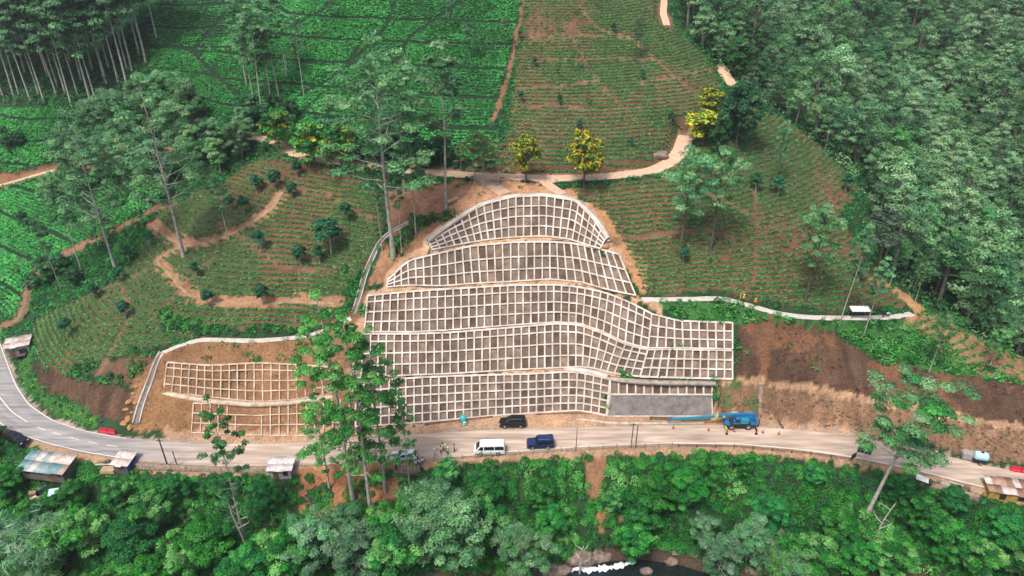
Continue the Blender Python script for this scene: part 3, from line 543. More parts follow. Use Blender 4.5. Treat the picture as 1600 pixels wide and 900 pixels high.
# ------------------------------------------------------------------ retaining walls: each slope a thing
def lerp(a, b, t): return a + (b - a) * t
def tier(T, rows, label, mcol, cell=1.45, panel=None, bw=.27, bt=.30, wob=.02, name='retaining_wall', skip=None, caps=(1.3, 1.0), vert=True):
    B = np.array([at_z(*t[:3]) for t in T]); U = np.array([at_z(*t[3:]) for t in T]); L = [0]
    for i in range(len(T) - 1): L.append(L[-1] + (np.linalg.norm(B[i + 1] - B[i]) + np.linalg.norm(U[i + 1] - U[i])) / 2)
    n = max(1, round(L[-1] / cell)); sub = 3; S = np.linspace(0, L[-1], n * sub + 1)
    Bs = np.stack([np.interp(S, L, B[:, k]) for k in range(3)], -1); Us = np.stack([np.interp(S, L, U[:, k]) for k in range(3)], -1); Bs, Us = smooth_line(Bs, 5), smooth_line(Us, 5)
    t = thing(name, label, 'retaining wall', Bs[len(Bs) // 2]); org = Bs[len(Bs) // 2].copy()
    C = lambda u, v: lerp(Bs[u], Us[u], v)
    Nn = np.cross(np.gradient(Bs, axis=0), Us - Bs); Nn /= np.linalg.norm(Nn, axis=1)[:, None]
    if Nn[len(Nn) // 2][1] > 0: Nn = -Nn
    sag = lambda u, v: (Nn[u] * (wob * (math.sin(u * 1.7 + v * 9) * .5 + math.sin(u * .63 + v * 4))))
    PT = lambda u, v: C(u, v) + sag(u, v)
    mb = MB()
    def ribbon_beam(pts, nr, w_, th, proud, low=.3):
        pts = [np.array(p) for p in pts]; P = []
        for i, p in enumerate(pts):
            tn = pts[min(i + 1, len(pts) - 1)] - pts[max(i - 1, 0)]; tn /= np.linalg.norm(tn); s = np.cross(tn, nr[i]); s /= np.linalg.norm(s)
            for a, b in ((-1, -low), (1, -low), (1, th + proud), (-1, th + proud)): P.append(p + s * a * w_ / 2 + nr[i] * b - org)
        Fs = [(i * 4 + k, i * 4 + (k + 1) % 4, i * 4 + 4 + (k + 1) % 4, i * 4 + 4 + k) for i in range(len(pts) - 1) for k in range(4)] + [(0, 3, 2, 1), tuple(len(P) - 4 + k for k in (0, 1, 2, 3))]
        mb.add(P, Fs)
    for r_i, v in enumerate(rows):
        wv = bw * (caps[0] if v == 1 else caps[1] if v == 0 else 1); seg = []
        for c in range(n):
            us = range(c * sub, (c + 1) * sub + 1)
            if skip and skip('h', c / n, v): continue
            ribbon_beam([PT(u, v) for u in us], [Nn[u] for u in us], wv * random.uniform(.88, 1.1), bt, random.uniform(0, .012))
    if vert:
      for c in range(n + 1):
        u = c * sub
        for a, b in zip(rows[:-1], rows[1:]):
            if skip and skip('v', c / n, (a + b) / 2): continue
            e = .0 if b < 1 else 0
            vv = np.linspace(a, b + e, 4); ribbon_beam([PT(u, v) for v in vv], [Nn[u]] * 4, bw * random.uniform(.86, 1.08), bt, .018 + random.uniform(0, .01))
    mb.build('concrete_frame', mcol, t)
    if panel:
        m = 10; V = []
        for i in range(len(S)):
            for k in range(m + 1):
                p = C(i, k / m); V.append(p + Nn[i] * (.02 + .10 * (vnoise(np.array(p[0] * 1.3), np.array(p[2] * 1.5 + p[1]), 5) - .5)) - org)
        F_ = [(i * (m + 1) + k, (i + 1) * (m + 1) + k, (i + 1) * (m + 1) + k + 1, i * (m + 1) + k + 1) for i in range(len(S) - 1) for k in range(m)]
        MI = []
        for i in range(len(S) - 1):
            for k in range(m): rowk = sum(1 for v in rows[1:-1] if (k + .5) / m > v); h_ = (i // sub * 7919 + rowk * 104729 + len(S) * 31) % 97; MI.append(1 if h_ < 24 else 2 if h_ < 44 else 0)
        link('infill_panel', new_mesh('infill_panel', np.array(V), F_, [panel, SHOT2, SHOT3] if panel == SHOT else panel, mi=MI if panel == SHOT else None, smooth=True), t)
    return t
R5 = [0, .2, .4, .6, .8, 1]; R4 = [0, .27, .54, .82, 1]; R3 = [0, .333, .667, 1]
tier(T1, R5, 'lowest tier of the pale concrete grid wall, at the roadside behind the parked suv', CONC, panel=SHOT)
t_ = tier(T1R, [0, 1], 'single row of grid cells on top of the smooth grey wall by the crane', CONC, panel=SHOT)
_g = tier(G1, [0, 1], 'smooth grey shotcrete wall behind the crane boom', CONC, cell=60, panel=mat('grey_shotcrete', (.21, .19, .18), .9, nscale=.8, col2=(.12, .105, .10), bump=.4), bw=.2, bt=.12)
tier(T2, R4, 'second tier of the concrete grid wall counted up from the road, left of the fold', CONC, panel=SHOT)
tier(T2R, R3, 'lower half of the straight right wing of the concrete grid wall', CONC, panel=SHOT, caps=(1, 1.3))
tier(T3, R4, 'middle tier of the concrete grid wall, under the wide sandy bench', CONC, panel=SHOT)
tier(T3R, R3, 'upper half of the straight right wing of the concrete grid wall, below the green patch', CONC, panel=SHOT, caps=(1.3, .9))
tier(T4, [0, .3, .62, 1], 'second highest tier of the concrete grid wall, with leaning cells at its ends', CONC, panel=SHOT, cell=1.5)
tier(T5, [0, .25, .5, .75, 1], 'topmost rounded tier of the concrete grid wall, just below the upper dirt road', CONC, panel=SHOT, cell=1.5)
tier(L1, R4, 'tan unfinished concrete grid on orange soil, below the pale footpath', CONCT, cell=1.5, bw=.22, bt=.2, wob=.05)
tier(L2, [0, .33, .66, 1], 'lower unfinished tan grid on bare orange soil beside the road', CONCT, cell=1.5, bw=.2, bt=.2, wob=.05, skip=lambda k, u, v: (k == 'h' and v == 1 and u > .1) or (k == 'v' and v > .8 and .25 < u < .5) or (k == 'v' and .3 < u < .4))
# pale capping kerbs between tiers
def kerb(pts, label, m=CONC, w_=.7, h=.25):
    P = smooth_line(resample([at_z(*p) for p in pts], 1.0), 3); org = P[0].copy(); T = np.gradient(P[:, :2], axis=0); T /= np.linalg.norm(T, axis=1)[:, None]; N = np.stack([-T[:, 1], T[:, 0]], -1)
    prof = [(-w_ / 2, -.5), (-w_ / 2, h), (w_ / 2, h), (w_ / 2, -.5)]; V = np.stack([np.column_stack([P[:, :2] + N * a, P[:, 2] + b]) for a, b in prof], 1) - org; k = 4
    F_ = [(i * k + j, i * k + (j + 1) % k, (i + 1) * k + (j + 1) % k, (i + 1) * k + j) for i in range(len(P) - 1) for j in range(k)] + [(0, 1, 2, 3)]
    tag(link('concrete_kerb', new_mesh('concrete_kerb', V.reshape(-1, 3), F_, m), loc=org), label, 'kerb')
kerb([(948, 590, 5.9), (975, 594, 5.95), (1030, 597, 5.95), (1060, 597, 5.9), (1118, 598, 5.8)], 'pale concrete ledge above the grey shotcrete wall at the foot of the right wing', mat('stained_concrete', (.36, .31, .27), .9, nscale=1, col2=(.2, .15, .12), bump=.4), w_=.9, h=.1)
kerb([(880, 577, 6.0), (908, 577, 6.0), (935, 583, 6.0), (950, 588, 6.0)], 'short pale ledge curving round the fold above the lowest grid tier', w_=.7)
kerb([(255, 614, 4.05), (300, 622, 4.05), (330, 627, 4.0), (400, 632, 3.9), (455, 629, 3.9), (520, 620, 4.1)], 'rough concrete ledge between the two unfinished tan grids', CONCT, w_=.9)
kerb([(900, 655, .3), (935, 658, .3), (955, 661, .3), (1040, 661, .3), (1100, 660, .3)], 'low white kerb along the foot of the grey shotcrete wall', mat('white_kerb', (.5, .46, .4), .8, nscale=1, col2=(.3, .24, .18)), w_=.3, h=.12)
kerb([(667, 377, 24.1), (700, 351, 26.3), (748, 320, 28.7), (798, 305.5, 29.7), (850, 303.5, 29.8), (900, 311, 29.2), (935, 345, 26.9), (951, 373, 24.7)], 'broad pale rim along the top of the highest grid tier', w_=.8)

# ------------------------------------------------------------------ leaves
def unit(v): return v / (np.linalg.norm(v, axis=-1, keepdims=True) + 1e-9)
def leafquads(P, Nr, size, col, elong=1.5):
    """one small bent-free diamond leaf per point, facing Nr"""
    n = len(P); Nr = unit(Nr); r = rng.normal(size=(n, 3)); a = unit(np.cross(Nr, r)); b = np.cross(Nr, a); s = np.broadcast_to(np.asarray(size, float), (n,))[:, None] * rng.uniform(.7, 1.3, (n, 1))
    V = np.stack([P + a * s * .5 * elong, P + b * s * .5, P - a * s * .5 * elong, P - b * s * .5], 1)
    return V.reshape(-1, 3), np.arange(4 * n).reshape(n, 4), np.repeat(np.broadcast_to(col, (n, 3)), 4, axis=0)
class LB:
    def __init__(s): s.V = []; s.F = []; s.C = []; s.M = []; s.n = 0
    def add(s, V, F_, C_, mi=0): s.V.append(V); s.F.append(F_ + s.n); s.C.append(C_); s.M.append(np.full(len(F_), mi)); s.n += len(V)
    def leaves(s, P, Nr, size, col, elong=1.5, mi=0): s.add(*leafquads(P, Nr, size, col, elong), mi)
    def tube(s, pts, rad, n=6, col=(1, 1, 1), mi=1):
        m = MB().tube(pts, list(rad), n, cap=False); s.add(np.array(m.v), np.array(m.f), np.tile(col, (len(m.v), 1)), mi)
    def mesh(s, name, mats): return new_mesh(name, np.concatenate(s.V), np.concatenate(s.F), mats, col=np.concatenate(s.C), mi=np.concatenate(s.M))
def clump(L, c, r, n, size, pal, flat=.6, up=.7, elong=1.5):
    d = unit(rng.normal(size=(n, 3))); d[:, 2] = np.where(d[:, 2] < -.3, -d[:, 2] * .5, d[:, 2])
    rad = rng.uniform(.35, 1, (n, 1)) ** .6; P = np.array(c) + d * rad * np.array([r, r, r * flat])
    base = np.array(pal[rng.integers(len(pal))]); col = base * rng.uniform(.7, 1.35, (n, 1)) * rng.uniform(.8, 1.2)
    if isinstance(pal, tuple): col = np.array(pal)[rng.integers(len(pal), size=n)] * rng.uniform(.7, 1.3, (n, 1))
    L.leaves(P, d + np.array([0, 0, up]) + rng.normal(size=(n, 3)) * .45, size, col, elong)
PAL = {
 'euc': [(.085, .23, .10), (.11, .28, .12), (.06, .18, .085), (.15, .32, .14)],
 'bright': [(.04, .24, .06), (.06, .30, .075), (.03, .18, .055), (.09, .34, .09)],
 'forest': [(.11, .26, .11), (.085, .22, .09), (.15, .31, .14), (.065, .17, .075)],
 'forestp': [(.17, .33, .16), (.14, .29, .14), (.21, .37, .19)],
 'forestd': [(.03, .12, .05), (.045, .15, .06), (.035, .11, .05)],
 'forestg': [(.07, .30, .085), (.09, .34, .09), (.05, .23, .07)],
 'pale': [(.12, .31, .15), (.09, .27, .12), (.17, .36, .18), (.07, .23, .10)],
 'dark': [(.018, .095, .038), (.026, .12, .045), (.022, .08, .038)],
 'teatree': [(.02, .12, .06), (.025, .15, .07), (.03, .10, .055)],
 'gorge': [(.014, .15, .036), (.022, .20, .042), (.011, .105, .03), (.04, .24, .05)],
 'gorgel': [(.09, .33, .085), (.06, .29, .075), (.12, .36, .10)],
 'yellow': ((.75, .60, .02), (.6, .50, .03), (.20, .36, .04), (.03, .15, .03), (.05, .20, .035)),
 'bamboo': [(.12, .26, .14), (.08, .20, .11), (.17, .30, .18)],
 'lime': [(.13, .32, .05), (.09, .26, .05), (.06, .18, .04)],
}
def tree_parts(h, cb, cr, nl, pal, lsize=.36, per=90, csize=1.5, tr=.35, bark=BARKP, lean=.0, flat=.55, prof='round', up=.7, upang=.55, twig=3, elong=1.5, tip=1.0, inner=True):
    """trunk mesh and crown mesh; cb = where the crown starts (0..1), cr = crown radius"""
    T = LB(); L = LB(); n = 9; ts = np.linspace(0, 1, n); wx, wy = rng.uniform(-1, 1, 2) * lean * h; ph = rng.uniform(0, 6, 2)
    tx = wx * ts ** 1.5 + np.sin(ts * 5 + ph[0]) * .012 * h * ts; ty = wy * ts ** 1.5 + np.sin(ts * 4 + ph[1]) * .012 * h * ts
    pts = np.stack([tx, ty, ts * h * .97 - .4 * (ts == 0)], -1); T.tube(pts, tr * (1 - ts * .88) * np.where(ts == 0, 1.35, 1), 8, mi=0)
    at = lambda t: np.array([np.interp(t, ts, pts[:, k]) for k in range(3)])
    for i in range(nl):
        f = (i + rng.uniform(0, 1)) / nl; t = cb + (1 - cb) * f * .96
        if prof == 'round': rr = math.sin(math.pi * min(1, .18 + .78 * f)) ** .7
        elif prof == 'cone': rr = 1 - .8 * f
        elif prof == 'umbrella': rr = .45 + .55 * math.sin(math.pi * min(1, .1 + .62 * f))
        else: rr = .7 + .3 * rng.uniform()
        ln = cr * rr * rng.uniform(.55, 1.05); az = i * 2.4 + rng.uniform(-.5, .5); p0 = at(max(0, t - .07)); d = np.array([math.cos(az), math.sin(az), upang * rng.uniform(.5, 1.4)])
        p2 = p0 + d * ln; p2[2] = min(p2[2], h * 1.02); p1 = p0 + d * ln * .5 + np.array([0, 0, -.06 * ln]); br = max(.03, tr * (1 - t) * .45 + .03)
        T.tube([p0, p1, p2], [br, br * .6, br * .2], 5, mi=0)
        for k in range(twig):
            s = rng.uniform(.45, 1.05) if k else 1; q = p0 + (p2 - p0) * s + rng.normal(size=3) * [csize * .6, csize * .6, csize * .35] * (1 if k else .3); clump(L, q, csize * rng.uniform(.65, 1.2) * (.75 + .25 * rr), int(per * rng.uniform(.6, 1.2)), lsize, pal, flat, up, elong)
    clump(L, at(.99), csize * tip, per, lsize, pal, .8, up, elong)
    return T.mesh('trunk', bark), L.mesh('crown', LEAF)
KINDS = {}
def kind(key, nvar, **kw): KINDS[key] = [tree_parts(**kw) for _ in range(nvar)]
kind('euc', 3, h=40, cb=.36, cr=8.5, nl=42, pal=PAL['euc'], per=120, csize=1.6, lsize=.28, elong=2.4, up=.4, tr=.36, lean=.02, twig=2)
kind('eucslim', 3, h=28, cb=.5, cr=3.6, nl=18, pal=PAL['euc'], per=110, csize=1.3, lsize=.3, elong=2.2, up=.4, tr=.21, lean=.04, twig=2, upang=.9)
kind('grove', 4, h=34, cb=.45, cr=4.6, nl=22, pal=[(.075, .19, .095), (.10, .24, .11), (.055, .15, .08)], per=110, csize=1.7, lsize=.38, elong=2.2, tr=.27, lean=.05, twig=2, upang=.8)
kind('hero', 2, h=36, cb=.28, cr=7, nl=32, pal=PAL['bright'], per=120, csize=1.15, lsize=.27, tr=.34, lean=.02, twig=3, flat=.5, upang=.45)
kind('albizia', 2, h=26, cb=.5, cr=7, nl=22, pal=PAL['bright'] + PAL['euc'], per=190, csize=1.6, lsize=.25, tr=.33, lean=.04, twig=3, flat=.38, prof='umbrella', upang=.6)
kind('palewood', 2, h=20, cb=.42, cr=5.5, nl=20, pal=PAL['pale'] + PAL['euc'], per=120, csize=1.5, lsize=.25, elong=2, tr=.36, bark=BARKD, lean=.05, twig=3, upang=.9)
kind('thin', 3, h=12, cb=.55, cr=1.7, nl=9, pal=[(.07, .12, .08), (.10, .16, .11), (.05, .09, .06)], per=28, csize=.8, lsize=.3, tr=.13, bark=BARKD, lean=.05, twig=2, upang=1.1)
kind('rusty', 2, h=9, cb=.3, cr=2.2, nl=12, pal=[(.10, .22, .07), (.16, .22, .08), (.22, .13, .06), (.05, .15, .05)], per=40, csize=.8, lsize=.3, tr=.14, lean=.04, twig=2)
kind('shade', 3, h=4.2, cb=.55, cr=1.0, nl=10, pal=PAL['teatree'], per=55, csize=.62, lsize=.26, tr=.10, lean=.03, twig=2, flat=.8)
kind('yellow', 2, h=8, cb=.3, cr=3.2, nl=20, pal=PAL['yellow'], per=70, csize=.95, lsize=.34, tr=.2, bark=BARKD, twig=3, flat=.8)
kind('greenyel', 1, h=8, cb=.25, cr=3.4, nl=20, pal=PAL['dark'] + PAL['lime'] * 2 + PAL['gorge'] + [(.45, .42, .03)], per=70, csize=1.1, lsize=.34, tr=.2, bark=BARKD, twig=3, flat=.8)
kind('darkround', 2, h=13, cb=.2, cr=5, nl=26, pal=PAL['dark'] + PAL['euc'][:1], per=110, csize=1.6, lsize=.4, tr=.3, bark=BARKD, twig=3, flat=.8)
kind('gorge', 3, h=10, cb=.22, cr=4.2, nl=30, pal=PAL['gorge'], per=210, csize=1.15, lsize=.22, tr=.22, bark=BARKD, twig=3, flat=.75)
kind('gorgel', 2, h=9, cb=.22, cr=4, nl=26, pal=PAL['gorgel'] + PAL['gorge'], per=210, csize=1.05, lsize=.21, tr=.22, twig=3, flat=.75)
kind('gorgep', 2, h=12, cb=.25, cr=4.6, nl=28, pal=PAL['pale'] + PAL['bamboo'], per=210, csize=1.15, lsize=.21, tr=.24, twig=3, flat=.75)
kind('bamboo', 2, h=7, cb=.05, cr=3.6, nl=26, pal=PAL['bamboo'] + PAL['gorgel'], per=90, csize=1.3, lsize=.16, tr=.12, twig=3, elong=9, up=.3, flat=.8, upang=1.2)
kind('willowy', 2, h=15, cb=.25, cr=4.6, nl=30, pal=[(.11, .28, .12), (.15, .33, .15), (.08, .22, .10)], per=150, csize=1.3, lsize=.22, tr=.24, twig=3, flat=.9, upang=.9, elong=2.4)
def put(key, P, label, cat='tree', name='tree', h=None, w_=1.0, group=None, rz=None, tilt=0):
    """a tree of its own at P: Empty > trunk, crown"""
    v = KINDS[key][rng.integers(len(KINDS[key]))]; base = {'euc': 40, 'eucslim': 28, 'grove': 34, 'hero': 36, 'albizia': 26, 'palewood': 20, 'thin': 12, 'rusty': 9, 'shade': 4.2, 'yellow': 8, 'greenyel': 8, 'darkround': 13, 'gorge': 10, 'gorgel': 9, 'gorgep': 12, 'willowy': 15, 'bamboo': 7}[key]
    s = (h or base) / base; t = thing(name, label, cat, P, rng.uniform(0, 6.28) if rz is None else rz, group); t.scale = (s * w_, s * w_, s)
    if tilt: t.rotation_euler = (0, tilt, 0)
    link('trunk', v[0], t); link('crown', v[1], t); return t
def top_h(P, topy):
    """height of a trunk at P whose tip shows at picture row topy"""
    lo, hi = .5, 80
    for _ in range(30):
        m = (lo + hi) / 2; y = proj([P[0], P[1], P[2] + m])[1]; lo, hi = (m, hi) if y > topy else (lo, m)
    return lo
AUTO = []
def auto(o, phrase, px): AUTO.append((o, phrase, px)); return o
NUM = ['', 'one', 'two', 'three', 'four', 'five', 'six', 'seven', 'eight', 'nine', 'ten', 'eleven', 'twelve', 'thirteen', 'fourteen', 'fifteen', 'sixteen', 'seventeen', 'eighteen', 'nineteen', 'twenty']
ORD = ['leftmost', 'second from left', 'third from left', 'fourth from left', 'fifth from left', 'sixth from left', 'seventh from left', 'eighth from left', 'ninth from left', 'tenth from left', 'eleventh from left', 'twelfth from left', 'thirteenth from left', 'fourteenth from left', 'fifteenth from left', 'sixteenth from left', 'seventeenth from left', 'eighteenth from left']
def finish_labels():
    d = {}
    for o, ph, x in AUTO: d.setdefault(ph, []).append((x, o))
    for ph, l in d.items():
        l.sort(key=lambda q: q[0]); n = len(l)
        for i, (x, o) in enumerate(l):
            o['label'] = ph if n == 1 else ph + (', left one' if i == 0 else ', right one') if n == 2 else ph + ', ' + (ORD[i] if i < n - 1 or n > 20 else 'rightmost')
def under_(px):
    for x, t in ((60, 'the far left verge'), (150, 'the large shack'), (300, 'the blue walled shack'), (400, 'the masonry wall'), (480, 'the little hut'), (640, 'the red soil slip'), (800, 'the minibus'), (900, 'the navy car'), (1010, 'the brown earth scar'), (1100, 'the thin crane boom'), (1220, 'the crane'), (1390, 'the sign boards'), (1480, 'the white sheet')):
        if px < x: return t
    return 'the yellow shack'
def at_tree(key, px, py, topy, label, **kw):
    P = look1(px, py); return put(key, P, label, h=top_h(P, topy), **kw)

# ------------------------------------------------------------------ tea rows along the contours
FREE = ~(ROADM | WALLM | LWM | PATHM)
Hc = HSM; DY, DX = np.gradient(Hc, GS)
def contour_pts(mask, dz, skip=0):
    Lv = Hc / dz; out = []
    a, b = Lv[:-1], Lv[1:]; c = (np.floor(a) != np.floor(b)) & mask[:-1] & (np.abs(DY[:-1]) >= np.abs(DX[:-1])); j_, i_ = np.where(c); m = np.maximum(np.floor(a), np.floor(b))[c]; t = (m - a[c]) / (b[c] - a[c] + 1e-9); out.append(np.stack([GX0 + i_ * GS, GY0 + (j_ + t) * GS, m], -1))
    a, b = Lv[:, :-1], Lv[:, 1:]; c = (np.floor(a) != np.floor(b)) & mask[:, :-1] & (np.abs(DY[:, :-1]) < np.abs(DX[:, :-1])); j_, i_ = np.where(c); m = np.maximum(np.floor(a), np.floor(b))[c]; t = (m - a[c]) / (b[c] - a[c] + 1e-9); out.append(np.stack([GX0 + (i_ + t) * GS, GY0 + j_ * GS, m], -1))
    P = np.concatenate(out)
    if skip: P = P[(P[:, 2].astype(int) % skip) != 0]
    q = proj(np.column_stack([P[:, :2], Hat(P[:, 0], P[:, 1])])); v = (q[0] > -150) & (q[0] < 1750) & (q[1] > -60); return P[v]
def dome_leaves(L, P, r, h, k, size, pal, up=1.2, var=.25):
    n = len(P); z = Hat(P[:, 0], P[:, 1]); d = unit(rng.normal(size=(n, k, 3))); d[..., 2] = np.abs(d[..., 2])
    Q = np.stack([P[:, 0], P[:, 1], z], -1)[:, None, :] + d * np.stack([r, r, h], -1)[:, None, :] * rng.uniform(.75, 1.05, (n, k, 1))
    base = np.array(pal)[rng.integers(len(pal), size=n)][:, None, :] * rng.uniform(1 - var, 1 + var, (n, 1, 1)) * rng.uniform(.75, 1.3, (n, k, 1))
    L.leaves(Q.reshape(-1, 3), (d + np.array([0, 0, up]) + rng.normal(size=(n, k, 3)) * .3).reshape(-1, 3), size, base.reshape(-1, 3), 1.3)
TEAP = [(.06, .40, .13), (.08, .45, .15), (.045, .33, .105), (.13, .49, .17)]
L = LB(); lushm = (mLA | mLB | mLC) & FREE
brk = np.zeros_like(FREE)
for q_ in ([(300, 82), (330, 50), (352, 20)], [(298, 80), (350, 130), (392, 170)], [(440, 50), (500, 20), (520, 5)], [(470, 150), (540, 110), (600, 50), (625, -10)], [(470, 100), (545, 100), (560, 75)], [(560, 248), (600, 140), (640, 60), (720, 5)], [(235, 75), (300, 76), (372, 74)], [(440, 205), (520, 135), (545, 115)]):
    D_, _z = seg_dist(ground_line(q_, 6), 3); brk |= D_ < .55
P = contour_pts(lushm & ~brk, .40, 10); P[:, :2] += rng.normal(size=(len(P), 2)) * .05
keep = fbm(P[:, 0], P[:, 1], 3, 91, 2) > .1; P = P[keep]; P = P[rng.random(len(P)) < .97]; n = len(P); print('lush bushes', n)
tone = fbm(P[:, 0], P[:, 1], 12, 92)
for lo, hi, k in ((0, .45, .8), (.45, .58, 1.0), (.58, 1.1, 1.25)):
    q = P[(tone >= lo) & (tone < hi)]
    if len(q): dome_leaves(L, q, rng.uniform(.3, .4, len(q)), rng.uniform(.4, .6, len(q)), 14, .32, np.array(TEAP) * k, 2.2)
link('tea_bushes', L.mesh('tea_bushes', LEAF), kind='stuff')
L = LB(); YP = [(.05, .26, .08), (.07, .30, .09), (.04, .20, .065), (.14, .30, .11)]
for m, dens_, dz in ((mY1, 1.9, .48), (mY2, 1.8, .54), (mY3, 1.6, .54), (mY4, 1.0, .5)):
    P = contour_pts(m & FREE, dz); P[:, :2] += rng.normal(size=(len(P), 2)) * .06
    g = fbm(P[:, 0], P[:, 1], 6, 93); g2 = fbm(P[:, 0], P[:, 1], 14, 21); P = P[rng.random(len(P)) < np.clip(dens_ * (.25 + 1.1 * (g - .3) + 1.6 * (g2 - .38)) * 1.5, .4, 1)]; 
    ii = ((P[:, 0] - GX0) / GS).astype(int); jj = ((P[:, 1] - GY0) / GS).astype(int); tx_, ty_ = -DY[jj, ii], DX[jj, ii]; ln_ = np.hypot(tx_, ty_) + 1e-6; Q_ = P.copy(); Q_[:, 0] += tx_ / ln_ * .26; Q_[:, 1] += ty_ / ln_ * .26; P = np.concatenate([P, Q_]); n = len(P); print('young bushes', n)
    dome_leaves(L, P, rng.uniform(.2, .38, n), rng.uniform(.3, .6, n), 11, .21, YP, .9, .35)
link('young_tea_plants', L.mesh('young_tea_plants', LEAF), kind='stuff')

# ------------------------------------------------------------------ weeds, shrubs, undergrowth
def sample(mask, per_m2, frame=True):
    j_, i_ = np.where(mask); n = int(len(j_) * GS * GS * per_m2); k = rng.integers(len(j_), size=n); P = np.stack([GX0 + (i_[k] + rng.random(n)) * GS, GY0 + (j_[k] + rng.random(n)) * GS], -1)
    if frame:
        q = proj(np.column_stack([P, Hat(P[:, 0], P[:, 1])])); P = P[(q[0] > -130) & (q[0] < 1730) & (q[1] < 1080) & (q[1] > -60)]
    return P
def weeds(L, mask, per, r, h, k, size, pal, patch=None):
    P = sample(mask & FREE, per)
    if patch: P = P[fbm(P[:, 0], P[:, 1], patch[0], 95) > patch[1]]
    n = len(P)
    if n: dome_leaves(L, P, rng.uniform(r * .5, r * 1.3, n), rng.uniform(h * .4, h * 1.5, n), k, size, pal, .8, .35)
L = LB()
weeds(L, mG1, 1.1, .9, .9, 26, .3, PAL['gorge'] + PAL['forestg']); weeds(L, mG2, 1.5, .5, .3, 14, .25, PAL['gorge'] + PAL['lime']); weeds(L, mG3, .8, .5, .5, 16, .25, PAL['gorge'])
for m in (mY1, mY2, mY3, mY4): weeds(L, m, .12, .5, .4, 14, .24, PAL['gorge'], (5, .52))
weeds(L, mCUT, .05, .8, .7, 18, .28, PAL['gorge'], (6, .58)); weeds(L, mCUTL, .25, .6, .4, 12, .24, [(.16, .15, .07), (.05, .10, .035), (.22, .17, .10)], (5, .45)); weeds(L, mSITE, .12, .7, .6, 16, .28, PAL['gorge'], (5, .5))
weeds(L, region((262, 552), (310, 532), (480, 530), (545, 515), (545, 570), (400, 565), (300, 568)), .8, .8, .6, 20, .28, PAL['gorge'] + [(.2, .22, .09)], (4, .5))
weeds(L, region((262, 570), (514, 575), (515, 600), (262, 590)), .9, .5, .3, 12, .22, PAL['gorge'] + [(.14, .15, .06)], (3, .52))
for reg in (region((245, 480), (270, 495), (300, 505), (330, 512), (480, 515), (500, 522), (310, 524), (255, 520)), region((60, 420), (120, 405), (150, 430), (70, 480), (45, 490)), region((150, 345), (250, 330), (200, 420), (120, 440)), region((205, 545), (240, 548), (230, 556), (205, 555)), region((110, 575), (150, 570), (130, 590), (100, 595)),
            region((600, 385), (640, 340), (660, 350), (635, 385), (612, 410)), region((640, 345), (720, 325), (705, 345), (650, 362)), region((150, 590), (190, 590), (190, 600), (150, 600)), region((200, 570), (228, 565), (225, 590), (205, 590)), region((535, 420), (560, 440), (560, 480), (540, 490)), region((300, 240), (425, 226), (425, 245), (330, 262))):
    weeds(L, reg, 1.6, .8, .9, 30, .3, PAL['gorge'] + PAL['dark'])
weeds(L, mCUTL, 1.6, .35, .22, 10, .2, [(.26, .20, .12), (.20, .14, .08), (.12, .12, .05), (.30, .22, .14)], (3, .40)); weeds(L, mY4, .5, .4, .3, 10, .2, [(.30, .24, .13), (.14, .20, .07)]); weeds(L, mCUT, .5, .4, .25, 8, .2, [(.11, .065, .04), (.07, .045, .03), (.15, .09, .055)], (3, .45))
link('weeds', L.mesh('weeds', LEAF), kind='stuff')
# clods and stones lying on the bare earth
def clods(mask, per, r):
    P = sample(mask & ~ROADM & ~WALLM, per); P = P[fbm(P[:, 0], P[:, 1], 3, 15) > .42]; n = len(P); s = rng.uniform(.4, 1.6, (n, 1)) * r; z = Hat(P[:, 0], P[:, 1]); c = np.stack([P[:, 0], P[:, 1], z + s[:, 0] * .2], -1)
    D8 = np.array([(1, 0, 0), (0, 1, 0), (-1, 0, 0), (0, -1, 0), (0, 0, .8), (0, 0, -.8)]); V = c[:, None] + D8[None] * s[:, None] * rng.uniform(.6, 1.3, (n, 6, 1)); F_ = np.array([(0, 1, 4), (1, 2, 4), (2, 3, 4), (3, 0, 4), (1, 0, 5), (2, 1, 5), (3, 2, 5), (0, 3, 5)])
    ci = np.clip(((P[:, 0] - GX0) / GS).astype(int), 0, NX - 1); cj = np.clip(((P[:, 1] - GY0) / GS).astype(int), 0, NY - 1); col = GC[cj, ci] * rng.uniform(.6, 1.5, (n, 1))
    return V.reshape(-1, 3), (F_[None] + 6 * np.arange(n)[:, None, None]).reshape(-1, 3), np.repeat(col, 6, 0)
_bare = region((205, 600), (240, 560), (262, 548), (310, 530), (400, 534), (480, 528), (560, 500), (560, 676), (400, 682), (297, 682), (205, 674))
_pc = [clods(_bare, 1.2, .14), clods(mCUTL, 1.2, .13), clods(mCUT, .8, .16), clods(mSITE, .5, .14), clods(mSOILG, .8, .14), clods(sh, .5, .1), clods(region((50, 570), (80, 585), (205, 600), (212, 650), (195, 661), (110, 632), (62, 606)), 1.5, .14)]
_V = []; _F = []; _C = []; _n = 0
for v_, f_, c_ in _pc: _V.append(v_); _F.append(f_ + _n); _C.append(c_); _n += len(v_)
link('soil_clods', new_mesh('soil_clods', np.concatenate(_V), np.concatenate(_F), gm, col=np.concatenate(_C)), kind='stuff')
ridge = np.array([at_z(*p)[:2] for p in [(1035, -20, 55.6), (1045, 15, 52.6), (1075, 60, 48.2), (1120, 102, 42.6), (1150, 128, 39.6), (1200, 168, 35.8), (1270, 218, 30.4), (1330, 275, 25), (1342, 296, 23.4), (1345, 395, 17.8), (1390, 438, 15), (1440, 482, 12.8), (1500, 510, 10.9), (1600, 558, 8.2), (1700, 605, 6), (1900, 690, 4)]])
ridge = np.concatenate([[[46, 420]], ridge]); o_ = np.argsort(ridge[:, 1])
